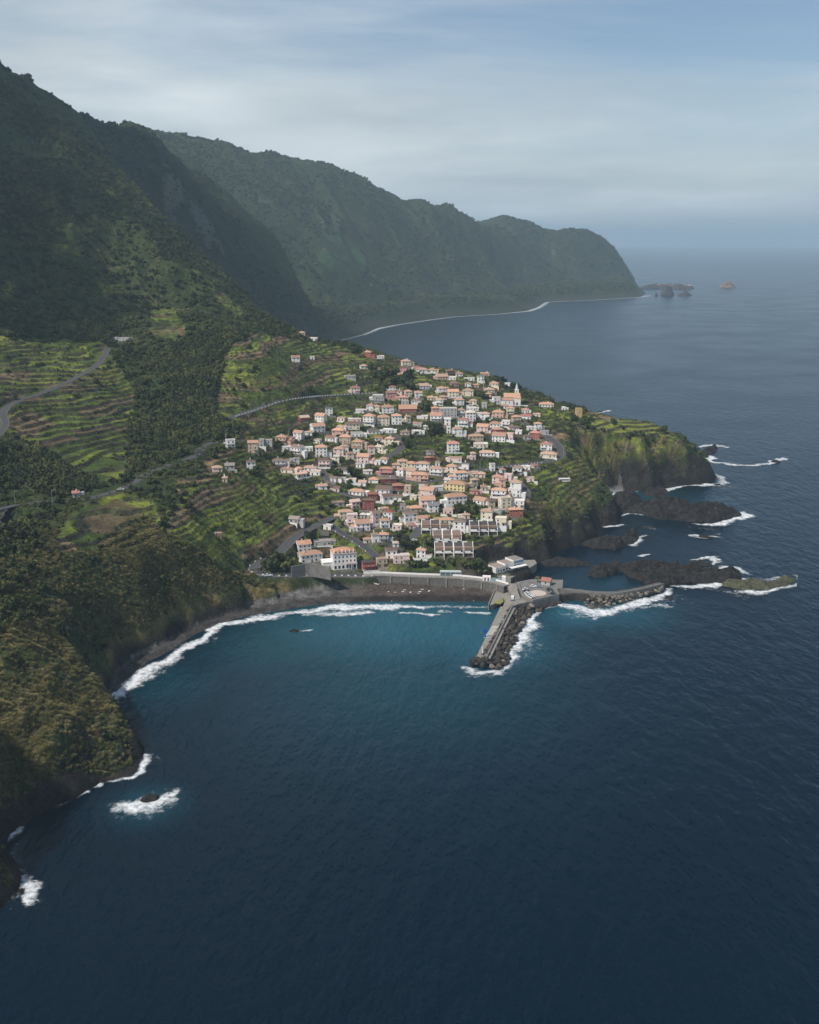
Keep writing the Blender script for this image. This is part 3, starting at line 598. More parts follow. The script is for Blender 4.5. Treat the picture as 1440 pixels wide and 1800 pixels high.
# ------------------------------------------------------------------ materials for built things
def noisy(name, col, var=.18, scale=.6, rough=.85, bump=0.0, rnd=.0, spec=.3, dirt=None):
    m, nt, b = mat_new(name); n = nt.nodes; l = nt.links
    geo = N(n, 'ShaderNodeNewGeometry')
    t = N(n, 'ShaderNodeTexNoise'); t.inputs['Scale'].default_value = scale; t.inputs['Detail'].default_value = 5; t.inputs['Roughness'].default_value = .6
    l.new(geo.outputs['Position'], t.inputs['Vector'])
    mr = N(n, 'ShaderNodeMapRange'); l.new(t.outputs['Fac'], mr.inputs[0]); mr.inputs[1].default_value = .3; mr.inputs[2].default_value = .7
    mr.inputs[3].default_value = 1 - var; mr.inputs[4].default_value = 1 + var
    fac = mr.outputs[0]
    if rnd:
        oi = N(n, 'ShaderNodeObjectInfo'); r2 = N(n, 'ShaderNodeMapRange'); l.new(oi.outputs['Random'], r2.inputs[0]); r2.inputs[3].default_value = 1 - rnd; r2.inputs[4].default_value = 1 + rnd
        k = N(n, 'ShaderNodeMath', operation='MULTIPLY'); l.new(fac, k.inputs[0]); l.new(r2.outputs[0], k.inputs[1]); fac = k.outputs[0]
    mu = N(n, 'ShaderNodeMix', data_type='RGBA', blend_type='MULTIPLY'); mu.inputs['Factor'].default_value = 1
    mu.inputs['A'].default_value = (*col, 1); l.new(fac, mu.inputs['B']); res = mu.outputs['Result']
    if name.startswith('roof_'):
        f1 = N(n, 'ShaderNodeMath', operation='MULTIPLY'); l.new(oi.outputs['Random'], f1.inputs[0]); f1.inputs[1].default_value = 7.13
        f2 = N(n, 'ShaderNodeMath', operation='FRACT'); l.new(f1.outputs[0], f2.inputs[0]); f3 = N(n, 'ShaderNodeMath', operation='MULTIPLY'); l.new(f2.outputs[0], f3.inputs[0]); f3.inputs[1].default_value = .6
        ag = N(n, 'ShaderNodeMix', data_type='RGBA'); l.new(f3.outputs[0], ag.inputs['Factor']); l.new(res, ag.inputs['A']); ag.inputs['B'].default_value = (.36, .25, .19, 1); res = ag.outputs['Result']
    if dirt:
        t2 = N(n, 'ShaderNodeTexNoise'); t2.inputs['Scale'].default_value = scale * 3.1; t2.inputs['Detail'].default_value = 4; l.new(geo.outputs['Position'], t2.inputs['Vector'])
        m2 = N(n, 'ShaderNodeMapRange'); l.new(t2.outputs['Fac'], m2.inputs[0]); m2.inputs[1].default_value = .52; m2.inputs[2].default_value = .75
        d = N(n, 'ShaderNodeMix', data_type='RGBA'); l.new(m2.outputs[0], d.inputs['Factor']); l.new(res, d.inputs['A']); d.inputs['B'].default_value = (*dirt, 1); res = d.outputs['Result']
    l.new(res, b.inputs['Base Color'])
    if bump:
        bp = N(n, 'ShaderNodeBump'); bp.inputs['Strength'].default_value = 1; bp.inputs['Distance'].default_value = bump; l.new(t.outputs['Fac'], bp.inputs['Height']); l.new(bp.outputs[0], b.inputs['Normal'])
    b.inputs['Roughness'].default_value = rough; b.inputs['Specular IOR Level'].default_value = spec
    return m
WALLC = dict(white=(.78,.76,.73), cream=(.72,.64,.50), pink=(.74,.58,.53), salmon=(.62,.40,.31), rose=(.52,.27,.24), tan=(.50,.40,.30), grey=(.42,.42,.41), brown=(.22,.15,.11), brick=(.40,.12,.085), darkred=(.22,.055,.05), yellow=(.76,.62,.32))
ROOFC = dict(orange=(.51,.285,.185), redbrown=(.27,.095,.07), brown=(.13,.085,.065), tan=(.47,.31,.22), rose=(.50,.22,.17), slate=(.05,.05,.055), grey=(.24,.245,.25), white=(.62,.61,.58), cream=(.68,.60,.48), salmon=(.68,.44,.34), pink=(.68,.50,.45))
MW = {k: noisy('plaster_' + k, v, .10, .35, .9, 0, .07, dirt=tuple(.62 * x for x in v)) for k, v in WALLC.items()}
MR = {k: noisy('roof_' + k, v, .28, 1.1, .9, .05, .26, dirt=tuple(.5 * x for x in v)) for k, v in ROOFC.items()}
M_GLASS, _nt, _b = mat_new('window_glass'); _b.inputs['Base Color'].default_value = (.012, .014, .017, 1); _b.inputs['Roughness'].default_value = .12
M_DOOR = noisy('door_wood', (.10, .06, .04), .2, 1.5, .6)
M_TRIM = noisy('painted_trim', (.76, .75, .73), .06, 1, .7)
M_CONC = noisy('concrete', (.235, .22, .195), .22, .35, .9, .05, dirt=(.17, .155, .135))
M_DCONC = noisy('dark_concrete', (.17, .165, .155), .25, .3, .9, .05, dirt=(.09, .085, .075))
M_STONE = noisy('stone_wall', (.135, .13, .12), .35, .8, .95, .15, dirt=(.08, .09, .06))
M_ASPH = noisy('asphalt', (.066, .066, .068), .2, .5, .95, 0, dirt=(.05, .05, .05))
M_METAL = noisy('galvanised_metal', (.35, .36, .37), .1, 2, .5)
M_BLUE = noisy('blue_paint', (.015, .10, .42), .15, 2, .5)
M_CARS = {'white': noisy('car_white', (.78, .78, .78), .03, 1, .3, spec=.5), 'grey': noisy('car_grey', (.28, .29, .31), .03, 1, .3, spec=.5), 'dark': noisy('car_dark', (.03, .033, .04), .03, 1, .3, spec=.5), 'red': noisy('car_red', (.35, .02, .02), .03, 1, .3, spec=.5), 'blue': noisy('car_blue', (.03, .07, .2), .03, 1, .3, spec=.5)}
M_TYRE = noisy('tyre_rubber', (.02, .02, .02), .1, 3, .9)

# ------------------------------------------------------------------ mesh helpers
class MB:
    def __init__(s): s.v = []; s.f = []; s.m = []
    def quad(s, pts, mi=0):
        i = len(s.v); s.v += [tuple(p) for p in pts]; s.f.append(tuple(range(i, i + len(pts)))); s.m.append(mi)
    def box(s, x0, x1, y0, y1, z0, z1, mi=0, bottom=True):
        i = len(s.v); s.v += [(x0,y0,z0),(x1,y0,z0),(x1,y1,z0),(x0,y1,z0),(x0,y0,z1),(x1,y0,z1),(x1,y1,z1),(x0,y1,z1)]
        fs = [(4,5,6,7),(0,1,5,4),(1,2,6,5),(2,3,7,6),(3,0,4,7)] + ([(3,2,1,0)] if bottom else [])
        for f in fs: s.f.append(tuple(i + k for k in f)); s.m.append(mi)
    def prism(s, poly, z0, z1, mi=0, taper=1.0):
        """vertical prism over an (x, y) outline, counter-clockwise"""
        n = len(poly); i = len(s.v); cx = sum(p[0] for p in poly) / n; cy = sum(p[1] for p in poly) / n
        s.v += [(p[0], p[1], z0) for p in poly] + [(cx + (p[0] - cx) * taper, cy + (p[1] - cy) * taper, z1) for p in poly]
        for k in range(n): s.f.append((i + k, i + (k + 1) % n, i + n + (k + 1) % n, i + n + k)); s.m.append(mi)
        s.f.append(tuple(i + n + k for k in range(n))); s.m.append(mi)
        s.f.append(tuple(i + n - 1 - k for k in range(n))); s.m.append(mi)
    def cyl(s, x, y, z0, z1, r0, r1, seg=8, mi=0):
        i = len(s.v)
        for z, r in ((z0, r0), (z1, r1)):
            for k in range(seg): a = 2 * math.pi * k / seg; s.v.append((x + r * math.cos(a), y + r * math.sin(a), z))
        for k in range(seg): s.f.append((i + k, i + (k + 1) % seg, i + seg + (k + 1) % seg, i + seg + k)); s.m.append(mi)
        s.f.append(tuple(i + seg + k for k in range(seg))); s.m.append(mi)
        s.f.append(tuple(i + seg - 1 - k for k in range(seg))); s.m.append(mi)
    def tube(s, pts, r, seg=6, mi=0):
        rings = []
        for k, p in enumerate(pts):
            p = Vector(p); a = Vector(pts[max(k - 1, 0)]); b = Vector(pts[min(k + 1, len(pts) - 1)]); d = (b - a).normalized()
            u = d.cross(Vector((0, 0, 1))) if abs(d.z) < .95 else d.cross(Vector((1, 0, 0))); u.normalize(); w = d.cross(u)
            rr = r[k] if isinstance(r, (list, tuple)) else r
            i = len(s.v); rings.append(i)
            for q in range(seg): t = 2 * math.pi * q / seg; s.v.append(tuple(p + (u * math.cos(t) + w * math.sin(t)) * rr))
        for a, b in zip(rings[:-1], rings[1:]):
            for q in range(seg): s.f.append((a + q, a + (q + 1) % seg, b + (q + 1) % seg, b + q)); s.m.append(mi)
        s.f.append(tuple(rings[0] + seg - 1 - q for q in range(seg))); s.m.append(mi)
        s.f.append(tuple(rings[-1] + q for q in range(seg))); s.m.append(mi)
    def mesh(s, name, mats, smooth=False):
        me = bpy.data.meshes.new(name); me.from_pydata(s.v, [], s.f)
        for m in (mats if isinstance(mats, (list, tuple)) else [mats]): me.materials.append(m)
        me.polygons.foreach_set('material_index', s.m)
        if smooth: me.polygons.foreach_set('use_smooth', [True] * len(s.f))
        bm = bmesh.new(); bm.from_mesh(me); bmesh.ops.recalc_face_normals(bm, faces=bm.faces); bm.to_mesh(me); bm.free()
        return me
    def build(s, name, mats, parent=None, smooth=False, loc=None, rz=0):
        o = new_obj(name, s.mesh(name, mats, smooth), None, parent)
        if loc is not None: o.location = loc; o.rotation_euler = (0, 0, rz)
        return o
def empty(name, loc, rz=0):
    o = bpy.data.objects.new(name, None); COL.objects.link(o); o.location = [float(q) for q in loc]; o.rotation_euler = (0, 0, rz); o.empty_display_size = 1
    return o
def put(name, mesh, parent, loc, rz=0, scale=(1, 1, 1)):
    o = bpy.data.objects.new(name, mesh); COL.objects.link(o); o.parent = parent; o.location = loc; o.rotation_euler = (0, 0, rz); o.scale = scale
    return o
_m = MB(); _m.box(-.5, .5, -.03, .05, -.65, .65, 0); _m.box(-.58, .58, -.05, .045, -.78, -.65, 1); _m.box(-.58, -.5, -.045, .045, -.65, .72, 1); _m.box(.5, .58, -.045, .045, -.65, .72, 1); _m.box(-.5, .5, -.045, .045, .65, .72, 1)
ME_WIN = _m.mesh('window', [M_GLASS, M_TRIM])
_m = MB(); _m.box(-.5, .5, -.04, .05, 0, 2.1, 0); _m.box(-.6, .6, -.06, .045, 2.1, 2.22, 1)
ME_DOOR = _m.mesh('door', [M_DOOR, M_TRIM])
_m = MB(); _m.box(-.35, .35, -.3, .3, -.8, 1.0, 0); _m.box(-.45, .45, -.4, .4, 1.0, 1.12, 0)
ME_CHIM = _m.mesh('chimney', [MW['white']])

def roof_mesh(kind, w, d, z, mat, wallmat):
    m = MB(); o = .5; x, y = w / 2 + o, d / 2 + o
    if kind == 'f':
        m.box(-w / 2 - .12, w / 2 + .12, -d / 2 - .12, d / 2 + .12, z + .003, z + .22, 0)
        for a in ((-w/2-.15, w/2+.15, -d/2-.15, -d/2+.1), (-w/2-.15, w/2+.15, d/2-.1, d/2+.15)): m.box(*a, z + .1, z + .6, 1)
        for a in ((-w/2-.15, -w/2+.1, -d/2+.1, d/2-.1), (w/2-.1, w/2+.15, -d/2+.1, d/2-.1)): m.box(*a, z + .1, z + .6, 1)
        return m.mesh('roof', [mat, wallmat])
    e = .16
    m.box(-x, x, -y, y, z + .003, z + e, 1)
    if kind == 'h':
        if w >= d: rise = y * .46; rl = x - y; r0, r1 = (-rl, 0), (rl, 0)
        else: rise = x * .46; rl = y - x; r0, r1 = (0, -rl), (0, rl)
        zt = z + e + rise; zb = z + e + .003
        A, B, C, D = (-x, -y, zb), (x, -y, zb), (x, y, zb), (-x, y, zb); R0 = (r0[0], r0[1], zt); R1 = (r1[0], r1[1], zt)
        if w >= d:
            m.quad((A, B, R1, R0)); m.quad((C, D, R0, R1)); m.quad((B, C, R1)); m.quad((D, A, R0))
            m.box(-rl, rl, -.12, .12, zt - .08, zt + .1, 0)
        else:
            m.quad((B, C, R1, R0)); m.quad((D, A, R0, R1)); m.quad((A, B, R0)); m.quad((C, D, R1))
    else:
        rise = y * .52; zt = z + e + rise; zb = z + e + .003
        m.quad(((-x, -y, zb), (x, -y, zb), (x, 0, zt), (-x, 0, zt))); m.quad(((x, y, zb), (-x, y, zb), (-x, 0, zt), (x, 0, zt)))
        m.quad(((x, -y, zb), (x, y, zb), (x, 0, zt)), 1); m.quad(((-x, y, zb), (-x, -y, zb), (-x, 0, zt)), 1)
        m.box(-x, x, -.14, .14, zt - .08, zt + .1, 0)
    return m.mesh('roof', [mat, wallmat])
def house(h):
    th = math.radians(h['turn']); w, d, n = h['w'], h['d'], h['n']
    H = 2.6 * n + .3
    root = empty('house', (h['c'][0], h['c'][1], h['z']), th)
    wm, rm = MW[h['wall']], MR[h['roof']]
    b = MB(); b.box(-w / 2, w / 2, -d / 2, d / 2, -4.0, H, 0)
    if n > 1: b.box(-w / 2 - .05, w / 2 + .05, -d / 2 - .05, d / 2 + .05, 2.72, 2.86, 0)
    b.build('wall', [wm], root)
    rf = new_obj('roof', roof_mesh(h['kind'], w, d, H, rm, wm), None, root)
    R = random.Random(int(h['px'] * 31 + h['py'] * 17))
    if h['kind'] != 'f' and R.random() < .45:
        put('chimney', ME_CHIM, rf, (R.uniform(-.3, .3) * w, R.choice((-.2, .2)) * d, H + .8 + .12 * d))
    nx = max(1, int((w - .8) / 2.7)); ny = max(1, int((d - 1) / 3.4))
    dk = R.randrange(nx)
    for s in range(n):
        zc = 1.5 + 2.6 * s
        for k in range(nx):
            x = -w / 2 + w * (k + .5) / nx
            if s == 0 and k == dk: put('door', ME_DOOR, root, (x, -d / 2 - .02, .02)); continue
            if R.random() < .1: continue
            put('window', ME_WIN, root, (x, -d / 2 - .02, zc), 0, (R.choice((1, 1, 1.3)), 1, R.choice((1, 1, 1.15))))
        for side in (-1, 1):
            for k in range(ny):
                if R.random() < .25: continue
                y = -d / 2 + d * (k + .5) / ny
                put('window', ME_WIN, root, (side * (w / 2 + .02), y, zc), side * math.pi / 2)
    if R.random() < .55:
        sd_ = R.choice((-1, 1)); aw = R.uniform(2.5, 4.5); ad_ = d * R.uniform(.45, .8); ah = R.uniform(2.4, 3.0) if n < 3 or R.random() < .6 else 5.4; yo = R.uniform(-.3, .5) * (d - ad_) / 2
        x0 = sd_ * (w / 2 + .02); x1 = sd_ * (w / 2 + aw); lo, hi = min(x0, x1), max(x0, x1)
        m = MB(); m.box(lo, hi, yo - ad_ / 2, yo + ad_ / 2, -3.5, ah, 0)
        if R.random() < .5: m.quad(((lo - .2, yo - ad_ / 2 - .3, ah + .05), (hi + .2, yo - ad_ / 2 - .3, ah + .05), (hi + .2, yo + ad_ / 2 + .3, ah + 1.0), (lo - .2, yo + ad_ / 2 + .3, ah + 1.0)), 1)
        else: m.box(lo - .1, hi + .1, yo - ad_ / 2 - .1, yo + ad_ / 2 + .1, ah + .003, ah + .25, 0)
        m.build('annex', [wm, rm], root)
    if R.random() < .6:
        fy = -d / 2 - R.uniform(2.2, 4.0); x0 = -w / 2 - R.uniform(0, 3.5); x1 = w / 2 + R.uniform(0, 3.5); wz = R.uniform(.5, 1.1)
        m = MB(); m.box(x0, x1, fy - .15, fy + .15, -3.5, wz, 0); m.box(x0, x0 + .3, fy + .152, -d / 2 + 1, -3.5, wz, 0)
        m.build('yard_wall', [R.choice([wm, M_TRIM, M_CONC, M_STONE])], root)
    if n > 1 and R.random() < .4 and w > 6:
        m = MB(); z = 2.75; bw = w * R.choice((.45, .9)) / 2; bx = 0 if bw > w * .4 else R.choice((-1, 1)) * (w / 2 - bw)
        m.box(bx - bw, bx + bw, -d / 2 - 1.3, -d / 2 - .06, z - .15, z, 0); m.box(bx - bw, bx + bw, -d / 2 - 1.3, -d / 2 - 1.2, z + .003, z + .95, 0)
        m.box(bx - bw, bx - bw + .1, -d / 2 - 1.2, -d / 2 - .06, z + .003, z + .95, 0); m.box(bx + bw - .1, bx + bw, -d / 2 - 1.2, -d / 2 - .06, z + .003, z + .95, 0)
        m.build('balcony', [wm], root)
    return root
# labels: look first, then the nearest landmark and the order from the left
LANDM = [((905,705),'the church'),((790,785),'the tall pink-roofed villa'),((606,1000),'the beachside hotel'),((790,960),'the dark-roofed apartment rows'),((800,862),'the yellow house'),((790,730),'the long grey block'),
         ((647,897),'the dark red house'),((536,738),'the red barn'),((972,800),'the headland road bend'),((445,795),'the tall orange-roofed house'),((675,745),'the walled road end'),((895,905),'the brick-red clifftop house'),
         ((700,650),'the ridge-top tree belt'),((822,668),'the slate-roofed sea-view house'),((560,835),'the pale warehouse roof'),((748,712),'the round dark tree'),((520,635),'the upper terraces'),((740,845),'the big salmon house'),((880,845),'the headland fields'),((640,800),'the village bend')]
KINDN = dict(h='hipped', g='gabled', f='flat')
WN = dict(brick='brick-red', darkred='dark red')
RNM = dict(slate='dark slate', redbrown='red-brown', rose='dusty pink', salmon='pale orange')
def rel(px, py, L):
    dx_, dy_ = px - L[0], py - L[1]
    if abs(dx_) < 9 and abs(dy_) < 9: return 'at'
    if abs(dy_) > abs(dx_) * .8: return 'uphill of' if dy_ < 0 else 'downhill of'
    return 'left of' if dx_ < 0 else 'right of'
keyed = {}
for h in houses:
    L = min(LANDM, key=lambda q: math.hypot(q[0][0] - h['px'], q[0][1] - h['py']))
    st = {1: 'low', 2: 'two-storey', 3: 'three-storey'}[h['n']]
    key = (st, WN.get(h['wall'], h['wall']), RNM.get(h['roof'], h['roof']), KINDN[h['kind']], rel(h['px'], h['py'], L[0]), L[1])
    keyed.setdefault(key, []).append(h)
_ones = ['', 'first', 'second', 'third', 'fourth', 'fifth', 'sixth', 'seventh', 'eighth', 'ninth', 'tenth', 'eleventh', 'twelfth', 'thirteenth', 'fourteenth', 'fifteenth', 'sixteenth', 'seventeenth', 'eighteenth', 'nineteenth']
def nth_word(k):
    k += 1
    if k < 20: return _ones[k]
    t_ = {2: ('twentieth', 'twenty-'), 3: ('thirtieth', 'thirty-')}[k // 10]; return t_[0] if k % 10 == 0 else t_[1] + _ones[k % 10]
ORD = ['leftmost'] + [nth_word(k) + ' from left' for k in range(1, 30)]
for key, hs_ in keyed.items():
    hs_.sort(key=lambda q: q['px'])
    for k, h in enumerate(hs_):
        s = f'{key[0]} {key[1]} house, {key[3]} {key[2]} roof, {key[4]} {key[5]}'
        if len(hs_) > 1: s = f'{key[0]} {key[1]} house, {key[3]} {key[2]} roof, {ORD[k]} {key[4]} {key[5]}'
        h['label'] = s
for h in houses:
    tag(house(h), h['label'], 'house', 'village houses')

# ------------------------------------------------------------------ dark-roofed apartment units
def apartment(px, py, label):
    p = hit(px, py); dep = depth_of(p); w = 16 / FPX * dep; d = 9.0; H = 6.2
    c = (p[0], p[1] + d / 2, p[2]); 
    root = empty('apartment_house', c, 0); tag(root, label, 'house', 'dark-roofed apartment units')
    b = MB(); b.box(-w / 2 + .26, w / 2 - .26, -d / 2 + .8, d / 2, -4, H, 0); b.build('wall', [MW['brown']], root)  # dark wall colour carries the recess shade along with dark wood
    r = MB(); y0, y1, z0, z1 = -d / 2 - .1, d / 2 + .2, 4.4, 7.6
    r.v += [(-w/2+.25, y0, z0), (w/2-.25, y0, z0), (w/2-.25, y1, z1), (-w/2+.25, y1, z1), (-w/2+.25, y0, z0+.25), (w/2-.25, y0, z0+.25), (w/2-.25, y1, z1+.25), (-w/2+.25, y1, z1+.25)]
    for f in ((4,5,6,7),(0,1,5,4),(1,2,6,5),(2,3,7,6),(3,0,4,7),(3,2,1,0)): r.f.append(f); r.m.append(0)
    r.build('roof', [MR['slate']], root)
    for s in (-1, 1):
        f = MB(); f.box(s * w / 2 - .17, s * w / 2 + .16, -d / 2 - 1.2, d / 2 + .3, -4, 4.9, 0)
        f.quad(((s*w/2-.17, -d/2-.4, 4.9), (s*w/2+.16, -d/2-.4, 4.9), (s*w/2+.16, d/2+.3, 8.5), (s*w/2-.17, d/2+.3, 8.5)))
        f.quad(((s*w/2-.17, -d/2-.4, 4.9), (s*w/2-.17, d/2+.3, 8.5), (s*w/2-.17, d/2+.3, 4.9))); f.quad(((s*w/2+.16, -d/2-.4, 4.9), (s*w/2+.16, d/2+.3, 4.9), (s*w/2+.16, d/2+.3, 8.5)))
        f.quad(((s*w/2-.17, d/2+.3, 4.9), (s*w/2+.16, d/2+.3, 4.9), (s*w/2+.16, d/2+.3, 8.5), (s*w/2-.17, d/2+.3, 8.5)))
        f.build('party_wall', [MW['white']], root)
    tb = MB(); tb.box(-w / 2 + .3, -w / 2 + 2.6, d / 2 - .1, d / 2 + .25, 6.5, 8.5, 0); tb.build('chimney_wall', [MW['white']], root)
    bp_ = MB(); bp_.box(-w / 2 + .3, w / 2 - 1.6, -d / 2 - 1.0, -d / 2 - .85, 2.6, 4.35, 0); bp_.box(-w / 2 + .3, w / 2 - .3, -d / 2 - .8, -d / 2 + .78, 2.5, 2.7, 0); bp_.build('balcony', [MW['white']], root)
    put('window', ME_WIN, root, (w / 2 - .95, -d / 2 + .78, 3.6), 0, (.9, 1, 1)); put('door', ME_DOOR, root, (-w / 4, -d / 2 + .78, .02), 0, (1.6, 1, 1)); put('window', ME_WIN, root, (w / 5, -d / 2 + .78, 1.4), 0, (1.8, 1, 1.2))
for rname, xs, y in (('upper left row by the street', (395, 525, 655), 702), ('upper right row by the cliff', (1075, 1205, 1330), 720), ('middle row', (555, 690, 825), 850), ('lowest row above the sea wall', (580, 712, 850, 990), 1025)):
    for k, x in enumerate(xs):
        apartment(700 + x / 8, 850 + y / 8, f'white apartment unit with dark roof, {ORD[k]} in {rname}')

# ------------------------------------------------------------------ church, hotel, long market roof
def church():
    p = hit(898, 711.5); dep = depth_of(p); k = dep / FPX
    root = empty('church', (p[0], p[1] + 5, p[2] - .3), math.radians(-4)); tag(root, 'white church with orange roofs and pointed steeple by the cliff edge', 'church')
    L = 33 * k
    b = MB(); b.box(-L / 2 + 3, L / 2, -3, 8, -5, 8.2, 0)
    zt = 8.2 + 3.2
    b.quad(((L/2, -3, 8.2), (L/2, 8, 8.2), (L/2, 2.5, zt))); b.quad(((-L/2+3, 8, 8.2), (-L/2+3, -3, 8.2), (-L/2+3, 2.5, zt)))
    b.build('wall', [MW['white']], root)
    r = MB(); r.quad(((-L/2+2.6, -3.5, 8.0), (L/2+.4, -3.5, 8.0), (L/2+.4, 2.5, zt+.2), (-L/2+2.6, 2.5, zt+.2))); r.quad(((L/2+.4, 8.5, 8.0), (-L/2+2.6, 8.5, 8.0), (-L/2+2.6, 2.5, zt+.2), (L/2+.4, 2.5, zt+.2)))
    r.quad(((-L/2+2.6, -3.5, 7.9), (L/2+.4, -3.5, 7.9), (L/2+.4, -3.5, 8.0), (-L/2+2.6, -3.5, 8.0)))
    r.build('roof', [MR['orange']], root)
    a = MB(); a.box(-L / 2 - 1, L / 2 - 7, -8, -3.003, -5, 5.2, 0); a.build('side_aisle', [MW['white']], root)
    ar = MB(); ar.quad(((-L/2-1.4, -8.4, 5.25), (L/2-6.7, -8.4, 5.25), (L/2-6.7, -3.05, 7.4), (-L/2-1.4, -3.05, 7.4))); ar.quad(((L/2-6.7, -8.4, 5.25), (L/2-6.7, -3.05, 5.25), (L/2-6.7, -3.05, 7.4))); ar.quad(((-L/2-1.4, -3.05, 5.25), (-L/2-1.4, -8.4, 5.25), (-L/2-1.4, -3.05, 7.4))); ar.build('aisle_roof', [MR['orange']], root)
    f = MB(); f.box(L / 2 - 6.5, L / 2 + .6, -7, -3.01, -5, 7.2, 0); f.build('porch', [MW['white']], root)
    pr = MB(); pr.quad(((L/2-6.8, -7.3, 7.25), (L/2+.9, -7.3, 7.25), (L/2+.9, -3.1, 8.6), (L/2-6.8, -3.1, 8.6))); pr.build('porch_roof', [MR['orange']], root)
    t = MB(); t.box(L / 2 - 5.2, L / 2 - 1.2, 4, 8, 0, 14.5, 0); t.box(L / 2 - 5.5, L / 2 - .9, 3.7, 8.3, 14.5, 14.9, 0); t.build('tower', [MW['white']], root)
    s = MB(); s.cyl(L / 2 - 3.2, 6, 14.9, 16.4, 1.7, 1.4, 8); s.cyl(L / 2 - 3.2, 6, 16.4, 22.0, 1.5, .05, 8); s.build('spire', [noisy('spire_grey', (.52, .54, .56), .1)], root)
    for x in (-5, -1, 3): put('window', ME_WIN, root, (x, -8.03, 3), 0, (.9, 1, 1.3))
    put('door', ME_DOOR, root, (L / 2 - 3, -7.03, .05), 0, (1.8, 1, 1.4)); put('window', ME_WIN, root, (L / 2 - 3.2, 3.97, 12.6), 0, (1, 1, 1.2))
    wl_ = MB(); wl_.box(-L / 2 + 2, L / 2 + 8, -10.4, -9.9, -5, .9, 0)
    w = wl_.build('churchyard_wall', [MW['white']], None, False, (p[0], p[1] + 3.5, p[2] - .3), math.radians(-4)); tag(w, 'long low white wall along the foot of the church', 'wall')
church()
def hotel():
    p = hit(607, 1001); dep = depth_of(p); k = dep / FPX; th = math.radians(15)
    w, d, n = 41 * k, 12, 3; H = 11.6
    c = p[:2] + np.array((-math.sin(th), math.cos(th))) * d / 2
    root = empty('hotel', (c[0], c[1], p[2]), th); tag(root, 'large white three-storey hotel with orange roof and dormers above the beach', 'hotel')
    b = MB(); b.box(-w / 2, w / 2, -d / 2, d / 2, -4, H, 0); b.box(-w / 2 - .06, w / 2 + .06, -d / 2 - .06, d / 2 + .06, 4.4, 4.6, 0); b.build('wall', [MW['white']], root)
    rf = new_obj('roof', roof_mesh('h', w, d, H, MR['orange'], MW['white']), None, root)
    for i in range(6):
        x = -w / 2 + w * (i + .5) / 6
        m = MB(); m.box(x - .75, x + .75, -d / 2 - .3, -d / 2 + 2.6, H + .1, H + 1.7, 0); m.quad(((x-.95, -d/2-.5, H+1.7), (x, -d/2-.5, H+2.4), (x, -d/2+3.2, H+2.4), (x-.95, -d/2+3.2, H+1.7)), 1); m.quad(((x, -d/2-.5, H+2.4), (x+.95, -d/2-.5, H+1.7), (x+.95, -d/2+3.2, H+1.7), (x, -d/2+3.2, H+2.4)), 1); m.quad(((x-.75, -d/2-.3, H+1.7), (x+.75, -d/2-.3, H+1.7), (x, -d/2-.3, H+2.3)), 0)
        m.build('dormer', [MW['white'], MR['orange']], root); put('window', ME_WIN, root, (x, -d / 2 - .34, H + .95), 0, (.8, 1, .85))
        for s, z in enumerate((2.0, 6.2, 9.2)):
            put('window', ME_WIN, root, (x, -d / 2 - .03, z), 0, (1.5 if s == 0 else 1, 1, 1.7 if s == 0 else 1.1))
    for k2 in range(3):
        for z in (2.0, 6.2, 9.2): put('window', ME_WIN, root, (-w / 2 - .03, -d / 2 + d * (k2 + .5) / 3, z), -math.pi / 2)
    m = MB(); m.box(0, w / 2, -d / 2 - 2.2, -d / 2 - .07, 4.3, 4.55, 0); m.box(0, w / 2, -d / 2 - 2.2, -d / 2 - 2.1, 4.55, 5.5, 0); m.build('balcony', [MW['pink']], root)
    for x in (.3, w / 4, w / 2 - .3):
        q = MB(); q.box(x - .15, x + .15, -d / 2 - 2.1, -d / 2 - 1.8, -3, 4.3, 0); q.build('column', [M_TRIM], root)
    a = MB(); a.box(-w / 2 - 7, -w / 2 - .02, -d / 2 + 2, d / 2 - 1, -4, 5.2, 0); a.box(-w / 2 - 7.2, -w / 2 - .02, -d / 2 + 1.8, d / 2 - .8, 5.2, 5.5, 0); a.build('annex', [MW['white']], root)
    put('window', ME_WIN, root, (-w / 2 - 4.5, -d / 2 + 1.97, 2.2)); put('window', ME_WIN, root, (-w / 2 - 2.4, -d / 2 + 1.97, 2.2))
hotel()
# ------------------------------------------------------------------ road surfaces
def ribbon(P, half, dz=.12, side=0.0):
    """flat strip along a path; returns left and right edge points"""
    T = np.gradient(P[:, :2], axis=0); T /= np.linalg.norm(T, axis=1)[:, None] + 1e-9
    Nn = np.stack([-T[:, 1], T[:, 0]], 1)
    L = np.concatenate([P[:, :2] + Nn * (side + half), P[:, 2:3] + dz], 1); R = np.concatenate([P[:, :2] + Nn * (side - half), P[:, 2:3] + dz], 1)
    return L, R
def strip(name, P, half, mat, dz=.12, thick=.4, side=0.0, kind=None, label=None, cat=None, parent=None):
    L, R = ribbon(P, half, dz, side); m = MB(); n = len(P)
    for a in (L, R): m.v += [tuple(q) for q in a]
    for a in (L, R): m.v += [(q[0], q[1], q[2] - thick) for q in a]
    for i in range(n - 1):
        m.f += [(i, i + 1, n + i + 1, n + i), (2*n+i+1, 2*n+i, 3*n+i, 3*n+i+1), (i + 1, i, 2*n+i, 2*n+i+1), (n + i, n + i + 1, 3*n+i+1, 3*n+i)]; m.m += [0] * 4
    m.f += [(0, n, 3*n, 2*n), (2*n-1, n-1, 3*n-1, 4*n-1)]; m.m += [0, 0]
    o = m.build(name, [mat], parent)
    tag(o, label, cat, None, kind); return o
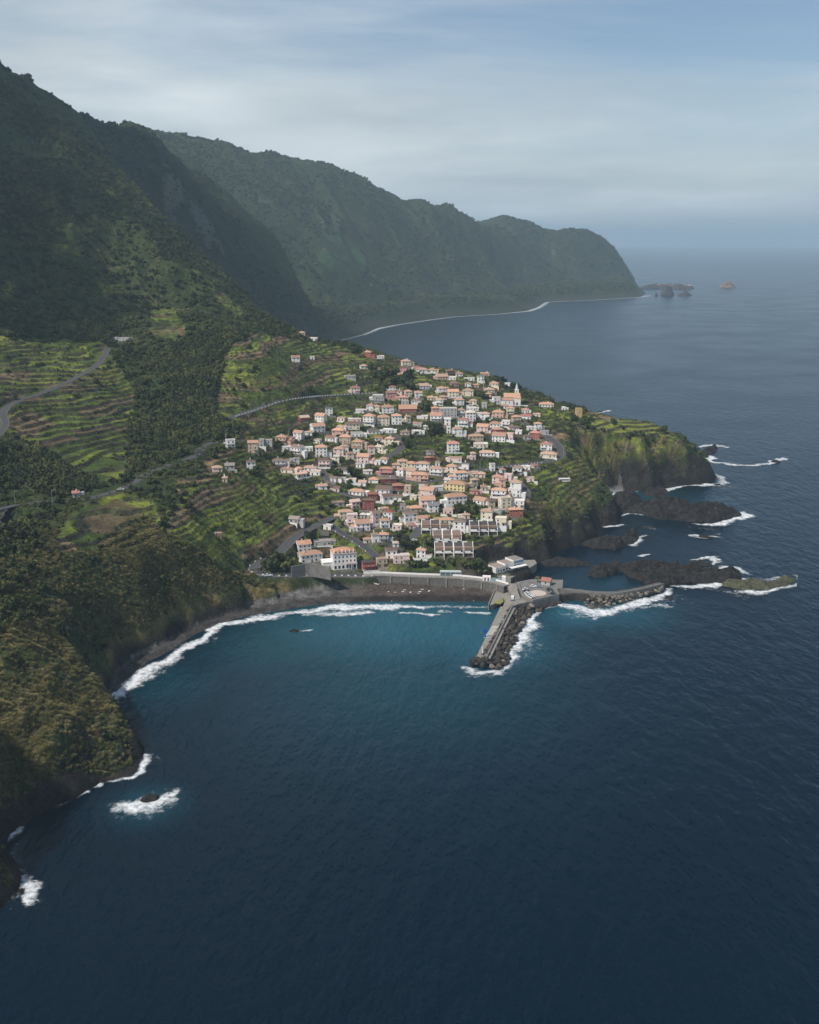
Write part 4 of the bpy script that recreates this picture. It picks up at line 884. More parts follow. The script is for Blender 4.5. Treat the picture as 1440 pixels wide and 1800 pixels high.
for nm, (wd, P) in road_paths.items():
    if nm == 'coast_road': continue
    rd_ = strip('road', P, wd / 2, M_ASPH, .14, .5, kind='structure', label='narrow grey asphalt lane, the ' + nm.replace('_', ' '))
    for sgn in (-1, 1): strip('kerb', P, .16, M_DCONC, .34, .5, side=sgn * (wd / 2 + .17), parent=rd_)
wd, P = road_paths['coast_road']
strip('road', P[18:], wd / 2, M_ASPH, .14, .5, kind='structure', label='grey asphalt coast road bending round the ravine')
# viaduct carrying the coast road at the left edge
vd = empty('viaduct', P[0]); vd.location = (0, 0, 0); tag(vd, 'concrete road viaduct on a slim pier at the left edge', 'viaduct')
strip('deck', P[:20], wd / 2 + .6, M_DCONC, .13, 1.1, parent=vd)
strip('road_surface', P[:20], wd / 2 - .2, M_ASPH, .15, .02, parent=vd)
for sgn in (-1, 1): strip('parapet', P[:20], .15, M_CONC, 1.0, .9, side=sgn * (wd / 2 + .45), parent=vd)
for k in (4, 9, 14):
    m = MB(); q = P[k]; m.box(q[0] - .6, q[0] + .6, q[1] - 1.2, q[1] + 1.2, ground(q[0], q[1]) - 4, q[2] - 1.0, 0); m.build('pier', [M_CONC], vd)
def parapet(name, P, side, label, every=3, wall_h=.0, post=(.9, .35, .9), base=None):
    root = empty(name, (0, 0, 0)); tag(root, label, 'parapet')
    if wall_h: strip('wall', P, .2, base or M_CONC, wall_h, wall_h + .3, side=side, parent=root)
    T = np.gradient(P[:, :2], axis=0); T /= np.linalg.norm(T, axis=1)[:, None] + 1e-9
    m = MB(); m.box(-post[0], post[0], -post[1] / 2, post[1] / 2, 0, post[2], 0); me = m.mesh('post', [M_TRIM])
    for i in range(1, len(P) - 1, every):
        t = T[i]; nrm = (-t[1], t[0]); put('post', me, root, (P[i][0] + nrm[0] * side, P[i][1] + nrm[1] * side, P[i][2] + wall_h + .1), math.atan2(t[1], t[0]))
    return root
P3 = resample(road_paths['wall_road'][1], 2.0)
parapet('parapet', P3[2:], -3.6, 'white toothed parapet along the upper walled road', 2, .3, (.55, .3, .8))
P4 = resample(road_paths['hairpin_road'][1], 2.4); k4 = [i for i in range(len(P4)) if P4[i][1] < at_z(445, 1003, 15)[1] + 8 and P4[i][0] > at_z(448, 1008, 15)[0]]
parapet('parapet', P4[k4[0]:k4[0] + 46], -3.9, 'white toothed parapet along the road above the cobble beach', 2, .2, (.65, .35, .9))
P7 = resample(road_paths['headland_road'][1], 2.4)
parapet('parapet', P7[-36:-4], -4.2 if P7[-1][0] > P7[0][0] else 4.2, 'white toothed parapet along the street below the walled field', 2, .2, (.65, .3, .9))
P5 = resample(road_paths['village_street'][1], 2.4)
parapet('parapet', P5[4:], -3.5, 'row of white posts along the steep village street', 3, 0, (.3, .3, .9))
# retaining wall under the upper road
def wall_under(P, side, hgt, label, mat=M_STONE):
    o = strip('retaining_wall', P, .35, mat, .1, hgt, side=side); tag(o, label, 'wall'); return o
wall_under(P3[2:], -4.05, 8.5, 'tall grey retaining wall below the upper road')
wall_under(P4[k4[0]:], -4.35, 6.5, 'dark stone wall carrying the lower road above the beach')
PC = resample(road_paths['coast_road'][1], 2.0); i0 = int(len(PC) * .22); i1 = int(len(PC) * .38)
wall_under(PC[i0:i1], -3.6, 6.0, 'grey stone wall below the coast road on the left')
hw = resample([at_z(582, 1005, 17), at_z(560, 1000, 17), at_z(540, 998, 17), at_z(512, 1003, 17)], 3)
o = strip('retaining_wall', hw, .4, M_DCONC, 3.0, 9); tag(o, 'dark concrete wall below the white house beside the hotel', 'wall')

# ------------------------------------------------------------------ promenade along the beach
pp = [at_z(*q, 8.5) for q in [(640,1011),(668,1009),(705,1011),(760,1013),(800,1014),(840,1018),(870,1022),(890,1029)]]
PP = smooth(resample(pp, 3), 4)
pr = empty('promenade', (0, 0, 0)); tag(pr, 'raised grey beach promenade with white parapet and dark sea wall', 'promenade')
strip('deck', PP, 2.6, M_CONC, 0, .5, parent=pr)
strip('parapet', PP, .22, M_TRIM, 1.15, 1.1, side=2.3, parent=pr)
strip('sea_wall', PP, .4, M_STONE, -.52, 8.5, side=-2.0, parent=pr)
strip('railing', PP, .06, M_METAL, 1.0, .12, side=-2.5, parent=pr)
for k in range(2, len(PP) - 1, 4):
    t = PP[k + 1] - PP[k]; t /= np.linalg.norm(t); m = MB(); m.box(-.5, .5, -.5, .5, -8, -.55, 0); m.build('buttress', [M_CONC], pr, loc=(PP[k][0] + t[1] * 2.5, PP[k][1] - t[0] * 2.5, PP[k][2]), rz=math.atan2(t[1], t[0]))
# stair wedge at the west end
s0 = at_z(650, 1021, 5); m = MB()
for i in range(8): m.box(i * 1.4, i * 1.4 + 1.4, -1, 1, -4, 4.5 - i * .6, 0)
st = m.build('beach_stairs', [M_TRIM], None, loc=(s0[0] - 2, s0[1], 1.5), rz=-.15); tag(st, 'white stair wedge leading down to the beach from the promenade', 'stairs')
# glazed kiosk
kp = at_z(792, 1011, 8.6); kk = empty('kiosk', kp, -.03); tag(kk, 'long low glazed kiosk with pale roof on the promenade', 'kiosk')
m = MB(); m.box(-7, 7, -1.4, 1.4, -.1, 2.5, 0); m.build('glass_wall', [noisy('kiosk_glass', (.12, .16, .17), .1, .5, .2)], kk)
m = MB(); m.box(-7.3, 7.3, -1.8, 1.8, 2.52, 2.9, 0); m.box(-6.8, 6.8, -1.2, 1.2, 2.9, 3.2, 0); m.build('roof', [noisy('kiosk_roof', (.45, .5, .5), .1)], kk)
for x in (-7, -3.5, 0, 3.5, 7): m = MB(); m.box(x - .08, x + .08, -1.5, -1.42, -.1, 2.5, 0); m.build('mullion', [M_TRIM], kk)

# ------------------------------------------------------------------ harbour platform, quay, pier, causeway
def poly_px(pts, z): return [tuple(at_z(a, b, z)[:2]) for a, b in pts]
def ccw(p):
    a = sum(p[i][0] * p[(i + 1) % len(p)][1] - p[(i + 1) % len(p)][0] * p[i][1] for i in range(len(p)))
    return p if a > 0 else p[::-1]
hb = empty('harbour_platform', (0, 0, 0)); tag(hb, 'concrete harbour platform with parking and round pale court', 'harbour platform')
DZ = 5.6
m = MB(); m.prism(ccw(poly_px([(908,1023),(935,1018),(990,1019),(989,1034),(976,1035),(983,1047),(936,1058),(917,1046)], DZ)), -6, DZ, 0); m.build('deck', [M_DCONC], hb)
m = MB(); c = at_z(945.5, 1042.5, DZ); m.cyl(c[0], c[1], DZ + .004, DZ + .04, 5.6, 5.6, 40, 0); m.build('round_court', [noisy('pale_court', (.50, .42, .37), .12, .5, dirt=(.42, .27, .24))], hb)
for a, b in (((917,1046),(936,1057.5)), ((936,1057.5),(983,1046.5)), ((983,1046.5),(976,1035))):
    pa, pb = at_z(*a, DZ), at_z(*b, DZ); strip('parapet', resample([pa, pb], 2), .25, M_CONC, 1.1, 1.09, parent=hb)
pa, pb, pc = at_z(911, 1027, DZ), at_z(914, 1036, DZ), at_z(919, 1047, DZ); strip('parapet', resample([pa, pb, pc], 2), .3, M_CONC, 1.2, 1.19, parent=hb)
QZ = 3.4
qy = empty('quay', (0, 0, 0)); tag(qy, 'pale concrete quay and slipway at the foot of the beach', 'quay')
m = MB(); m.prism(ccw(poly_px([(872,1034),(895,1029),(908,1024),(918,1047),(936,1059),(900,1069),(884,1067),(888,1055),(884,1050),(868,1062),(861,1064)], QZ)), -5, QZ, 0); m.build('deck', [M_CONC], qy)
m = MB(); m.prism(ccw(poly_px([(866,1060),(885,1050),(885,1058),(880,1061)], QZ + .03)), QZ - .5, QZ + .03, 0); m.build('algae_slip', [noisy('algae', (.20, .21, .06), .3, .5)], qy)
strip('slip_wall', resample([at_z(872, 1034, QZ), at_z(866, 1047, QZ), at_z(859, 1064, QZ)], 2), .3, M_CONC, .9, 5, parent=qy)
strip('ramp', resample([at_z(897, 1026, 8.2), at_z(903, 1038, 6.5), at_z(909, 1054, QZ + .3)], 2), 2.6, M_CONC, .05, 2.5, parent=qy)
# breakwater pier
bw = empty('breakwater', (0, 0, 0)); tag(bw, 'concrete breakwater pier armoured with dark boulders', 'breakwater')
m = MB(); m.prism(ccw(poly_px([(880,1066),(899,1066),(852,1156),(838,1153)], 3.3)), -6, 3.3, 0); m.build('deck', [M_CONC], bw)
m = MB(); m.prism(ccw(poly_px([(866,1100),(878,1100),(862,1120),(850,1122)], 3.31)), 3.303, 3.33, 0); m.build('pale_patch', [noisy('worn_concrete', (.37, .355, .32), .15, .4)], bw)
PW = resample([at_z(936, 1058, 5), at_z(915, 1062, 5), at_z(900, 1067, 5), at_z(889, 1088, 5), at_z(874, 1118, 5), at_z(855, 1156, 5)], 2)
strip('wave_wall', PW, .45, M_DCONC, .6, 8.5, parent=bw)
strip('wall_path', PW[8:], .9, M_CONC, -.4, .6, side=1.3, parent=bw)
# curved causeway
cwp = [at_z(*q, 4.8) for q in [(984,1036),(1010,1038),(1041,1042),(1081,1043),(1118,1037),(1151,1029),(1164,1026)]]
CW = smooth(resample(cwp, 2.5), 4)
ca = empty('causeway', (0, 0, 0)); tag(ca, 'curved stone causeway armoured with boulders, closing the lagoon', 'causeway')
strip('deck', CW, 2.2, M_DCONC, 0, 9, parent=ca); strip('kerb_wall', CW, .3, M_DCONC, .8, .78, side=-1.8, parent=ca)
strip('kerb_wall', CW, .25, M_DCONC, .5, .48, side=1.85, parent=ca)
# boulders: a few shapes, shared
M_ROCK = noisy('basalt', (.034, .030, .027), .5, .35, .95, .25, .35, dirt=(.022, .020, .019))
M_ROCKB = noisy('brown_boulder', (.072, .060, .048), .4, .4, .95, .2, .35, dirt=(.04, .035, .03))
def rock_mesh(seed, r=1.0, sub=2, mat=None, squash=.8, amp=.35, cubic=0.0):
    bm = bmesh.new(); bmesh.ops.create_icosphere(bm, subdivisions=sub, radius=1); R = random.Random(seed)
    from mathutils import noise as mn
    off = Vector((R.uniform(-50, 50), R.uniform(-50, 50), R.uniform(-50, 50)))
    for v in bm.verts:
        c = v.co.copy()
        if cubic:
            q = c / max(abs(c.x), abs(c.y), abs(c.z)); c = c.lerp(q * .85, cubic)
        k = 1 + amp * mn.noise(v.co * 1.3 + off) + amp * .6 * mn.noise(v.co * 3.1 + off)
        v.co = Vector((c.x * k, c.y * k, c.z * k * squash)) * r
    me = bpy.data.meshes.new('boulder'); bm.to_mesh(me); bm.free(); me.materials.append(mat or M_ROCK); return me
BO = [rock_mesh(s, 1, 1, M_ROCK if s % 3 else M_ROCKB, .8, .45, .75) for s in range(7)]
BOP = [rock_mesh(40 + s, 1, 1, noisy('pale_boulder', (.16, .14, .11), .3, .5, .95, .2, .3), .75, .35, .6) for s in range(3)]
def strew(parent, outline, n, zfun, rlo, rhi, seed, pale=0.0):
    P = np.array([at_z(*q)[:2] for q in outline]); R = random.Random(seed); pl = [tuple(q) for q in P]; k = 0; t = 0; pts = []
    while k < n and t < n * 60:
        t += 1; x = R.uniform(P[:, 0].min(), P[:, 0].max()); y = R.uniform(P[:, 1].min(), P[:, 1].max())
        if not in_poly(np.array([x]), np.array([y]), pl)[0]: continue
        r = R.uniform(rlo, rhi)
        if any((x - a) ** 2 + (y - b) ** 2 < (.75 * (r + c)) ** 2 for a, b, c in pts): continue
        pts.append((x, y, r)); me = R.choice(BOP) if R.random() < pale else R.choice(BO)
        o = put('boulder', me, parent, (x, y, zfun(x, y)), R.uniform(0, 6.28), (r * R.uniform(.8, 1.3), r, r * R.uniform(.75, 1.1))); o.rotation_euler = (R.uniform(-.5, .5), R.uniform(-.5, .5), R.uniform(0, 6.28)); k += 1
WPL = [tuple(q[:2]) for q in PW]
def zb(x, y):
    d = float(poly_dist(np.array([x]), np.array([y]), WPL, False)[0][0]); return max(3.6 - d * .24, -.2)
strew(bw, [(900,1068),(936,1060),(938,1080),(925,1092),(913,1108),(906,1132),(893,1150),(898,1163),(878,1180),(830,1174),(832,1158),(852,1156),(874,1120),(890,1090)], 258, zb, 1.2, 2.3, 3, .08)
strew(bw, [(936,1060),(980,1052),(985,1062),(938,1078)], 40, lambda x, y: .6, 1.3, 2.4, 5)
CPL = [tuple(q[:2]) for q in CW]
def zc_(x, y):
    d = float(poly_dist(np.array([x]), np.array([y]), CPL, False)[0][0]); return max(4.2 - d * .42, -.3)
strew(ca, [(1035,1050),(1060,1053),(1090,1050),(1125,1042),(1150,1036),(1165,1033),(1162,1044),(1140,1049),(1105,1058),(1060,1068),(1040,1072),(1028,1060)], 150, zc_, 1.0, 1.9, 9, .4)
m = MB()
sw = empty('sea_cliff_wall', (0, 0, 0)); sw.name = 'sea_wall'; tag(sw, 'dark curved sea wall below the harbour parking', 'wall')
strip('wall', resample([at_z(936, 1059, 4), at_z(960, 1055, 4), at_z(984, 1048, 4), at_z(1010, 1045, 4), at_z(1035, 1047, 4)], 2), 1.2, M_ROCK, 1.0, 8, parent=sw)

# ------------------------------------------------------------------ beach club
bp = at_z(892, 1001, 6.2); bc = empty('beach_club', bp, math.radians(33)); tag(bc, 'modern white beach club with grey flat roofs and awnings', 'beach club')
m = MB(); m.box(-13, -4, -3.5, 6, -3, 4.2, 0); m.box(-4.0, 4, -2.5, 7, -3, 5.2, 0); m.box(4.02, 13, -1.5, 8, -3, 6.3, 0); m.build('wall', [MW['white']], bc)
for (a, b_, c_, d_, z) in ((-12.7, -4.3, -3.2, 5.7, 4.2), (-3.7, 3.7, -2.2, 6.7, 5.2), (4.3, 12.7, -1.2, 7.7, 6.3)): m = MB(); m.box(a, b_, c_, d_, z + .003, z + .12, 0); m.build('roof', [MR['grey']], bc)
for x, y, s in ((-11, -3.53, .9), (-8.5, -3.53, 1.1), (-6, -3.53, 1.6), (-2.5, -2.53, 1.2), (0, -2.53, 2.2), (2.8, -2.53, 1.2), (6, -1.53, 2.6), (9.5, -1.53, 2.6)): put('window', ME_WIN, bc, (x, y, 1.9), 0, (s, 1, 1.3))
m = MB(); m.box(4.5, 13, -1.6, -1.52, 3.9, 5.6, 0); m.build('glazed_band', [noisy('blue_glass', (.16, .26, .36), .1, 1, .15)], bc)
for k in range(5): m = MB(); m.box(-1 + k * 2.9, 1.6 + k * 2.9, -6.5, -3.0, 2.5 + .02 * k, 2.62 + .02 * k, 0); m.box(.2 + k * 2.9, .32 + k * 2.9, -4.8, -4.7, -1, 2.5, 0); m.build('awning', [M_TRIM], bc)
m = MB(); m.prism(ccw(poly_px([(868,1012),(898,1016),(922,1004),(944,990),(940,984),(905,985),(870,1000)], 5.9)), -4, 5.9, 0); tr = m.build('terrace', [M_CONC]); tag(tr, 'grey terrace around the white beach club', 'terrace')
cp_ = at_z(868, 1020, 8.55); cb = empty('changing_rooms', cp_, -.12); tag(cb, 'low white changing block with glass screen on the promenade end', 'changing block')
m = MB(); m.box(-7.5, -2, -1.5, 1.5, -3, 2.9, 0); m.box(5.5, 8, -1.5, 1.5, -3, 3.2, 0); m.build('wall', [MW['white']], cb)
m = MB(); m.box(-1.98, 5.48, -1.2, -1.1, -.5, 2.2, 0); m.build('glass_screen', [noisy('screen_glass', (.25, .36, .38), .1, 1, .15)], cb); put('door', ME_DOOR, cb, (-5.8, -1.53, .02)); put('door', ME_DOOR, cb, (-3.6, -1.53, .02))
# harbour hut
hp = at_z(961, 1027, DZ); hh = empty('harbour_hut', hp, math.radians(-25)); tag(hh, 'small grey harbour hut with red-brown gable roof', 'hut')
m = MB(); m.box(-3, 3, -2.6, 2.6, -.1, 3.2, 0); m.quad(((3, -2.6, 3.2), (3, 2.6, 3.2), (3, 0, 4.7)), 0); m.quad(((-3, 2.6, 3.2), (-3, -2.6, 3.2), (-3, 0, 4.7)), 0); m.build('wall', [MW['grey']], hh)
m = MB(); m.quad(((-3.5, -3.2, 3.0), (3.5, -3.2, 3.0), (3.5, 0, 4.95), (-3.5, 0, 4.95))); m.quad(((3.5, 3.2, 3.0), (-3.5, 3.2, 3.0), (-3.5, 0, 4.95), (3.5, 0, 4.95))); m.box(3.45, 3.6, -3.25, -.0, 2.9, 3.02, 1); m.build('roof', [MR['redbrown'], M_TRIM], hh)
put('door', ME_DOOR, hh, (3.03, 0, .02), math.pi / 2, (1.6, 1, 1.1)); put('window', ME_WIN, hh, (0, -2.63, 1.7))

# ------------------------------------------------------------------ lava reefs and sea rocks
def reef(name, outline, hgt, label, seed, cat='rock', res=1.15, peak=.5, mat=None):
    poly = [tuple(at_z(*q)[:2]) for q in outline]; A = np.array(poly)
    x = np.arange(A[:, 0].min() - 6, A[:, 0].max() + 6, res); y = np.arange(A[:, 1].min() - 6, A[:, 1].max() + 6, res)
    X, Y = np.meshgrid(x, y); d, _ = poly_dist(X, Y, poly); s = np.where(in_poly(X, Y, poly), d, -d) + 5.0 * fbm(X, Y, 13, 4, seed)
    z = np.where(s > 0, 1 - np.exp(-s / (hgt * .55)), s * .35) * hgt
    rg = ridged(X * .4 + .3 * Y, Y * 1.7 - .15 * X, 17, 4, seed + 3)
    z = np.where(s > 0, z * (.10 + 1.9 * rg * rg * (1 - peak) + peak * (1.2 * fbm(X, Y, 40, 3, seed + 7) + .8)) + (3.2 * (ridged(X * .5, Y * 1.5, 8, 3, seed + 9) - .62) * 2 + 1.3 * fbm(X, Y, 4, 2, seed + 13)) * sstep(0, 5, s) * min(1, hgt / 6), np.maximum(z, -4)) - .1
    jag = (ridged(X * .55 + .2 * Y, Y * 1.4, 7.5, 3, seed + 21) - .6) * 7.5 * sstep(.5, 5, s) * min(1, hgt / 6)
    z = z + jag; zs_ = np.floor(z / 1.3) * 1.3 + 1.3 * sstep(.55, .95, z / 1.3 - np.floor(z / 1.3)); z = np.where((s > 1) & (z > .3), .45 * z + .55 * zs_, z); z = np.where(s > 1.5, np.maximum(z, .25), z)
    zq = np.maximum(np.maximum(z[:-1, :-1], z[1:, 1:]), np.maximum(z[1:, :-1], z[:-1, 1:]))
    me = grid_mesh(name, np.stack([X, Y, z], -1), zq > -2.5); me.polygons.foreach_set('use_smooth', np.zeros(len(me.polygons), bool))
    o = new_obj(name, me, mat or M_LAVA); tag(o, label, cat, 'lava rocks in the sea'); return o
M_LAVA = noisy('lava_rock', (.021, .0185, .017), .9, .30, .9, 2.2, 0, .3, dirt=(.006, .006, .006))
M_LAVAG = noisy('mossy_lava', (.060, .062, .034), .5, .22, .9, .3, 0, .35, dirt=(.030, .027, .022))
reef('lava_reef', [(1036,1012),(1040,1005),(1052,997),(1080,994),(1127,991),(1151,991),(1190,994),(1206,1000),(1250,1007),(1298,1013),(1302,1020),(1243,1027),(1194,1027),(1163,1031),(1136,1031),(1120,1018),(1086,1006),(1064,1013),(1046,1014)], 5.6, 'long black lava reef enclosing the calm harbour lagoon', 201)
reef('lava_reef', [(1207,992),(1226,986),(1248,988),(1250,994),(1225,997)], 3.2, 'small black rock just behind the tail of the lagoon reef', 211)
reef('lava_reef', [(1268,1006),(1290,1001),(1305,1003),(1298,1009),(1275,1010)], 2.6, 'thin black rock fringed by foam off the lagoon reef tip', 221)
reef('lava_reef', [(1268,1027),(1286,1024),(1345,1026),(1380,1019),(1398,1019),(1390,1028),(1341,1036),(1310,1039),(1284,1036)], 3.6, 'low mossy reef farthest right with green top', 231, mat=M_LAVAG)
reef('lava_reef', [(1056,892),(1072,880),(1118,878),(1138,894),(1177,890),(1214,899),(1246,888),(1272,898),(1300,905),(1288,913),(1260,921),(1216,918),(1152,912),(1131,905),(1095,903),(1070,905)], 9.5, 'humped black lava tongue running out below the grey cove beach', 241)
reef('lava_reef', [(1020,955),(1060,950),(1090,948),(1104,934),(1122,942),(1114,956),(1081,966),(1040,966)], 5.5, 'short craggy lava spur below the green cliff', 251)
reef('lava_reef', [(950,988),(975,984),(1005,986),(1042,990),(1044,997),(1003,995),(960,995)], 2.2, 'low rock barrier across the back of the harbour lagoon', 261)
reef('lava_reef', [(1215,806),(1236,793),(1258,786),(1263,791),(1244,803),(1230,812)], 5, 'jagged black rocks off the grassy headland tip', 271)
reef('lava_reef', [(1120,868),(1150,858),(1178,862),(1168,872),(1140,874)], 6, 'dark rock ledge in the cove below the headland', 281)
for (px, py, r, hgt, lab) in [(1241,944,4.5,2.2,'lone rock in a white foam patch between the reefs'),(1139,927,3,1.2,'tiny rock in calm water beside the lava spur'),(1262,853,3,1.6,'small rock awash at the headland foot'),(1364,812,6,2.5,'outermost rock at the end of the foam line'),
                              (1190,770,5,3,'dark rock behind the headland top'),(1053,724,6,3,'far dark rock behind the yellow tower'),(516,1109,3.6,1.8,'dark boulder in the bay off the beach'),(255,1407,3.6,2.0,'black rock ringed with foam below the near cliff'),(1048,1080,2.2,1.5,'small pointed rock off the causeway'),
                              (1180,1052,2.0,.8,'tiny wet rock right of the causeway end')]:
    p = at_z(px, py); n = 10; ol = [project(p[0] + r * math.cos(a), p[1] + r * .8 * math.sin(a), 0) for a in np.linspace(0, 6.28, n, endpoint=False)]
    reef('sea_rock', ol, hgt, lab, int(px), res=.6)
def stack(px, py, w, h, label, mat, seed):
    p = at_z(px, py); k = depth_of(p) / FPX; me = rock_mesh(seed, 1, 4, mat, 1.0, .5)
    for v_ in me.vertices: q_ = 1 - .62 * max(v_.co.z, 0); v_.co.x *= q_; v_.co.y *= q_
    o = new_obj('sea_stack', me); o.location = (p[0], p[1], 0); o.scale = (w * k / 2, w * k / 2.6, h * k * .95); tag(o, label, 'sea stack', 'far sea stacks')
M_FAR = noisy('far_basalt', (.045, .042, .040), .4, .03, .95); M_FARP = noisy('far_ochre_rock', (.19, .13, .11), .3, .03, .95)
stack(1174, 519, 22, 19, 'tall dark pointed sea stack off the far headland', M_FAR, 301); stack(1203, 520, 25, 9, 'lower rounded dark stack right of the pointed one', M_FAR, 303); stack(1154, 520, 5, 6, 'tiny dark stack left of the pointed one', M_FAR, 305)
stack(1279, 505, 26, 11, 'reddish islet alone near the horizon', M_FARP, 307)
# far promontory with a white village
fp = [(1120,509),(1135,505),(1160,503),(1190,504),(1222,507),(1215,509),(1180,508),(1150,508)]
o = reef('far_promontory', fp, 14, 'low hazy promontory with a white village behind the stacks', 311, 'promontory', res=12, mat=M_FAR)
R = random.Random(5)
for k in range(14):
    px = 1150 + k * 4.6 + R.uniform(-1, 1); p = at_z(px, 505.8 + R.uniform(-.6, .6)); w = R.uniform(14, 26)
    m = MB(); w *= .6; m.box(-w / 2, w / 2, -6, 6, -6, 7, 0); m.quad(((-w/2-1, -7, 7.1), (w/2+1, -7, 7.1), (w/2+1, 0, 10), (-w/2-1, 0, 10)), 1); m.quad(((w/2+1, 7, 7.1), (-w/2-1, 7, 7.1), (-w/2-1, 0, 10), (w/2+1, 0, 10)), 1)
    o = m.build('far_house', [MW['white'], MR['orange']], None, loc=(p[0], p[1], 6)); tag(o, f'tiny pale house on the far hazy promontory, {nth_word(k)} from left', 'house', 'far promontory village')

# ------------------------------------------------------------------ surf
def foam_object():
    strokes = []
    def S(*pts): strokes.append([(*at_z(a, b)[:2], r * (1.3 if a > 840 and b > 700 else 1.1), q) for a, b, r, q in pts])
    S((198,1228,6,1),(215,1212,7,1),(240,1192,8,1),(270,1182,7,1),(300,1156,5,1),(350,1124,5,1),(400,1099,5,1),(450,1088,6,1),(490,1083,5,.9))
    S((375,1130,2,.4),(380,1122,2,.5))
    S((495,1080,4,.8),(540,1074,6,1),(580,1071,7,1),(640,1067,7,1),(700,1066,7,1),(745,1068,4,.9),(770,1066,2.5,.7),(860,1067,2.5,.6))
    S((540,1082,3,.8),(620,1078,4,.9),(655,1078,3,.9)); S((705,1078,2,.8),(760,1080,2.2,.9),(772,1080,1.5,.7)); S((776,1075,3,.8),(790,1074,3,.7)); S((820,1076,2,.8),(856,1078,2.5,.9))
    S((226,1415,5,.9),(245,1418,6,1),(270,1416,6,1),(297,1404,4,.9)); S((280,1395,3,.3),(297,1383,4,.3)); S((225,1425,5,.4),(200,1440,5,.25),(260,1428,6,.4))
    S((258,1328,2.5,.8),(255,1345,3,1),(248,1356,2.5,1),(228,1367,1.6,.9),(190,1374,1.2,.8)); S((175,1379,2,.9),(160,1383,1.6,.7)); S((152,1390,2,.8),(135,1400,1.2,.5),(105,1414,2,.8))
    S((35,1455,2,.6),(30,1464,2.5,.8),(18,1476,2,.7)); S((40,1538,2.5,.7),(44,1556,4,.9),(48,1575,4,1),(40,1588,2,.8))
    S((262,1332,3,.3),(292,1334,5,.25))
    S((945,1076,3,.9),(932,1086,4,1),(922,1104,6,1),(912,1126,7,1),(900,1146,7,1),(895,1166,5,.9),(872,1181,4,.9),(845,1182,4,.9),(828,1172,3,.9)); S((930,1115,8,.45),(918,1140,9,.45),(905,1168,7,.4)); S((835,1190,4,.5),(860,1190,4,.5))
    S((958,1070,2.5,.9),(985,1064,3.5,.9),(1010,1070,5,1),(1040,1079,7,1),(1058,1076,6,1),(1085,1068,5,1),(1115,1062,6,1),(1150,1056,5,.9),(1168,1046,4,1),(1176,1036,3,.9)); S((1000,1082,7,.45),(1030,1086,5,.5)); S((1090,1072,4,.5),(1140,1068,4,.6),(1178,1068,3,.8),(1168,1064,3,.5)); S((1180,1060,4,.35),(1220,1058,2,.3))
    S((1215,984,2,.8),(1245,980,4,.9),(1268,988,3,.9),(1258,994,2,.8)); S((1120,978,3,.9),(1140,976,2,.8)); S((1225,1001,3,.9),(1262,1003,4,1),(1290,999,4,1),(1308,1000,3,.9),(1312,1008,3,.8)); S((1232,1011,2,.8),(1265,1009,3,.8)); S((1178,1029,2,.8),(1215,1031,3,.9),(1245,1030,4,1),(1272,1023,5,1),(1300,1018,4,.8))
    S((1310,1018,5,.6),(1340,1021,3,.5),(1365,1016,4,.7)); S((1400,1014,3,.9),(1408,1022,4,.9),(1390,1031,3,.8),(1350,1036,3,.9),(1320,1042,5,1),(1295,1043,4,.6)); S((1210,1036,3,.4),(1190,1024,3,.5))
    S((1304,900,4,.9),(1312,906,5,1),(1292,914,5,1),(1264,923,4,1),(1235,922,3,.9),(1220,919,2,.7)); S((1092,906,2.5,.9),(1110,902,2,.8),(1135,907,2,.6)); S((1222,941,4,.8),(1242,945,5,1),(1258,944,3.5,.9))
    S((1060,928,2,.7),(1075,925,2.5,1),(1096,922,2.5,.8)); S((1110,958,4,1),(1124,950,3.5,.9),(1132,942,3,.7)); S((1135,928,2,.5),(1150,929,2,.5))
    S((1078,870,2,.9),(1085,862,2,.8),(1120,864,1.5,.7)); S((1152,870,3,.9),(1170,864,4,1),(1190,858,3,.9),(1214,853,2,.9),(1240,854,4,.9),(1262,852,4,1),(1275,848,3,.8),(1264,838,2.5,.8),(1250,830,2,.8))
    S((1230,786,3,.9),(1255,781,4,.9),(1275,787,4,.8)); S((1240,806,4,.9),(1246,798,4,1),(1252,812,4,1),(1290,818,3.5,.9),(1330,818,3.5,.9),(1360,812,4,1),(1378,806,4,.9)); S((1225,836,2,.7),(1258,836,2,.6))
    S((1186,771,2.5,.8),(1205,773,2.5,.7)); S((1050,727,3,.8),(1072,722,4,.9)); S((528,1110,2,.7),(545,1107,2.5,.9)); S((1046,1083,3,.8),(1040,1088,3,.5))
    S((575,604,11,.6),(590,600,12,.7),(640,588,12,.66),(662,578,17,.8),(700,571,12,.64),(760,562,12,.66),(800,557,12,.66),(880,552,13,.68),(930,547,16,.75),(946,541,18,.8),(962,531,16,.72),(1040,528,15,.68),(1120,523,17,.7),(1140,520,24,.75))
    S((1258,940,3,.4),(1275,936,4,.3)); S((1215,926,5,.35),(1250,930,6,.4)); S((1150,1062,8,.4),(1200,1050,7,.35)); S((1255,1036,6,.4),(1300,1048,6,.4)); S((1420,1020,5,.5),(1435,1024,4,.4)); S((1275,857,5,.4),(1295,852,4,.35)); S((1280,812,5,.4),(1320,824,5,.35))
    S((1195,521,18,.5),(1225,523,14,.7)); S((1280,506,20,.3))
    # near coast lace everywhere
    out = np.zeros(Z.shape, np.float32); wx = fbm(XX, YY, 16, 3, 501) * 7; wy = fbm(XX, YY, 16, 3, 511) * 7
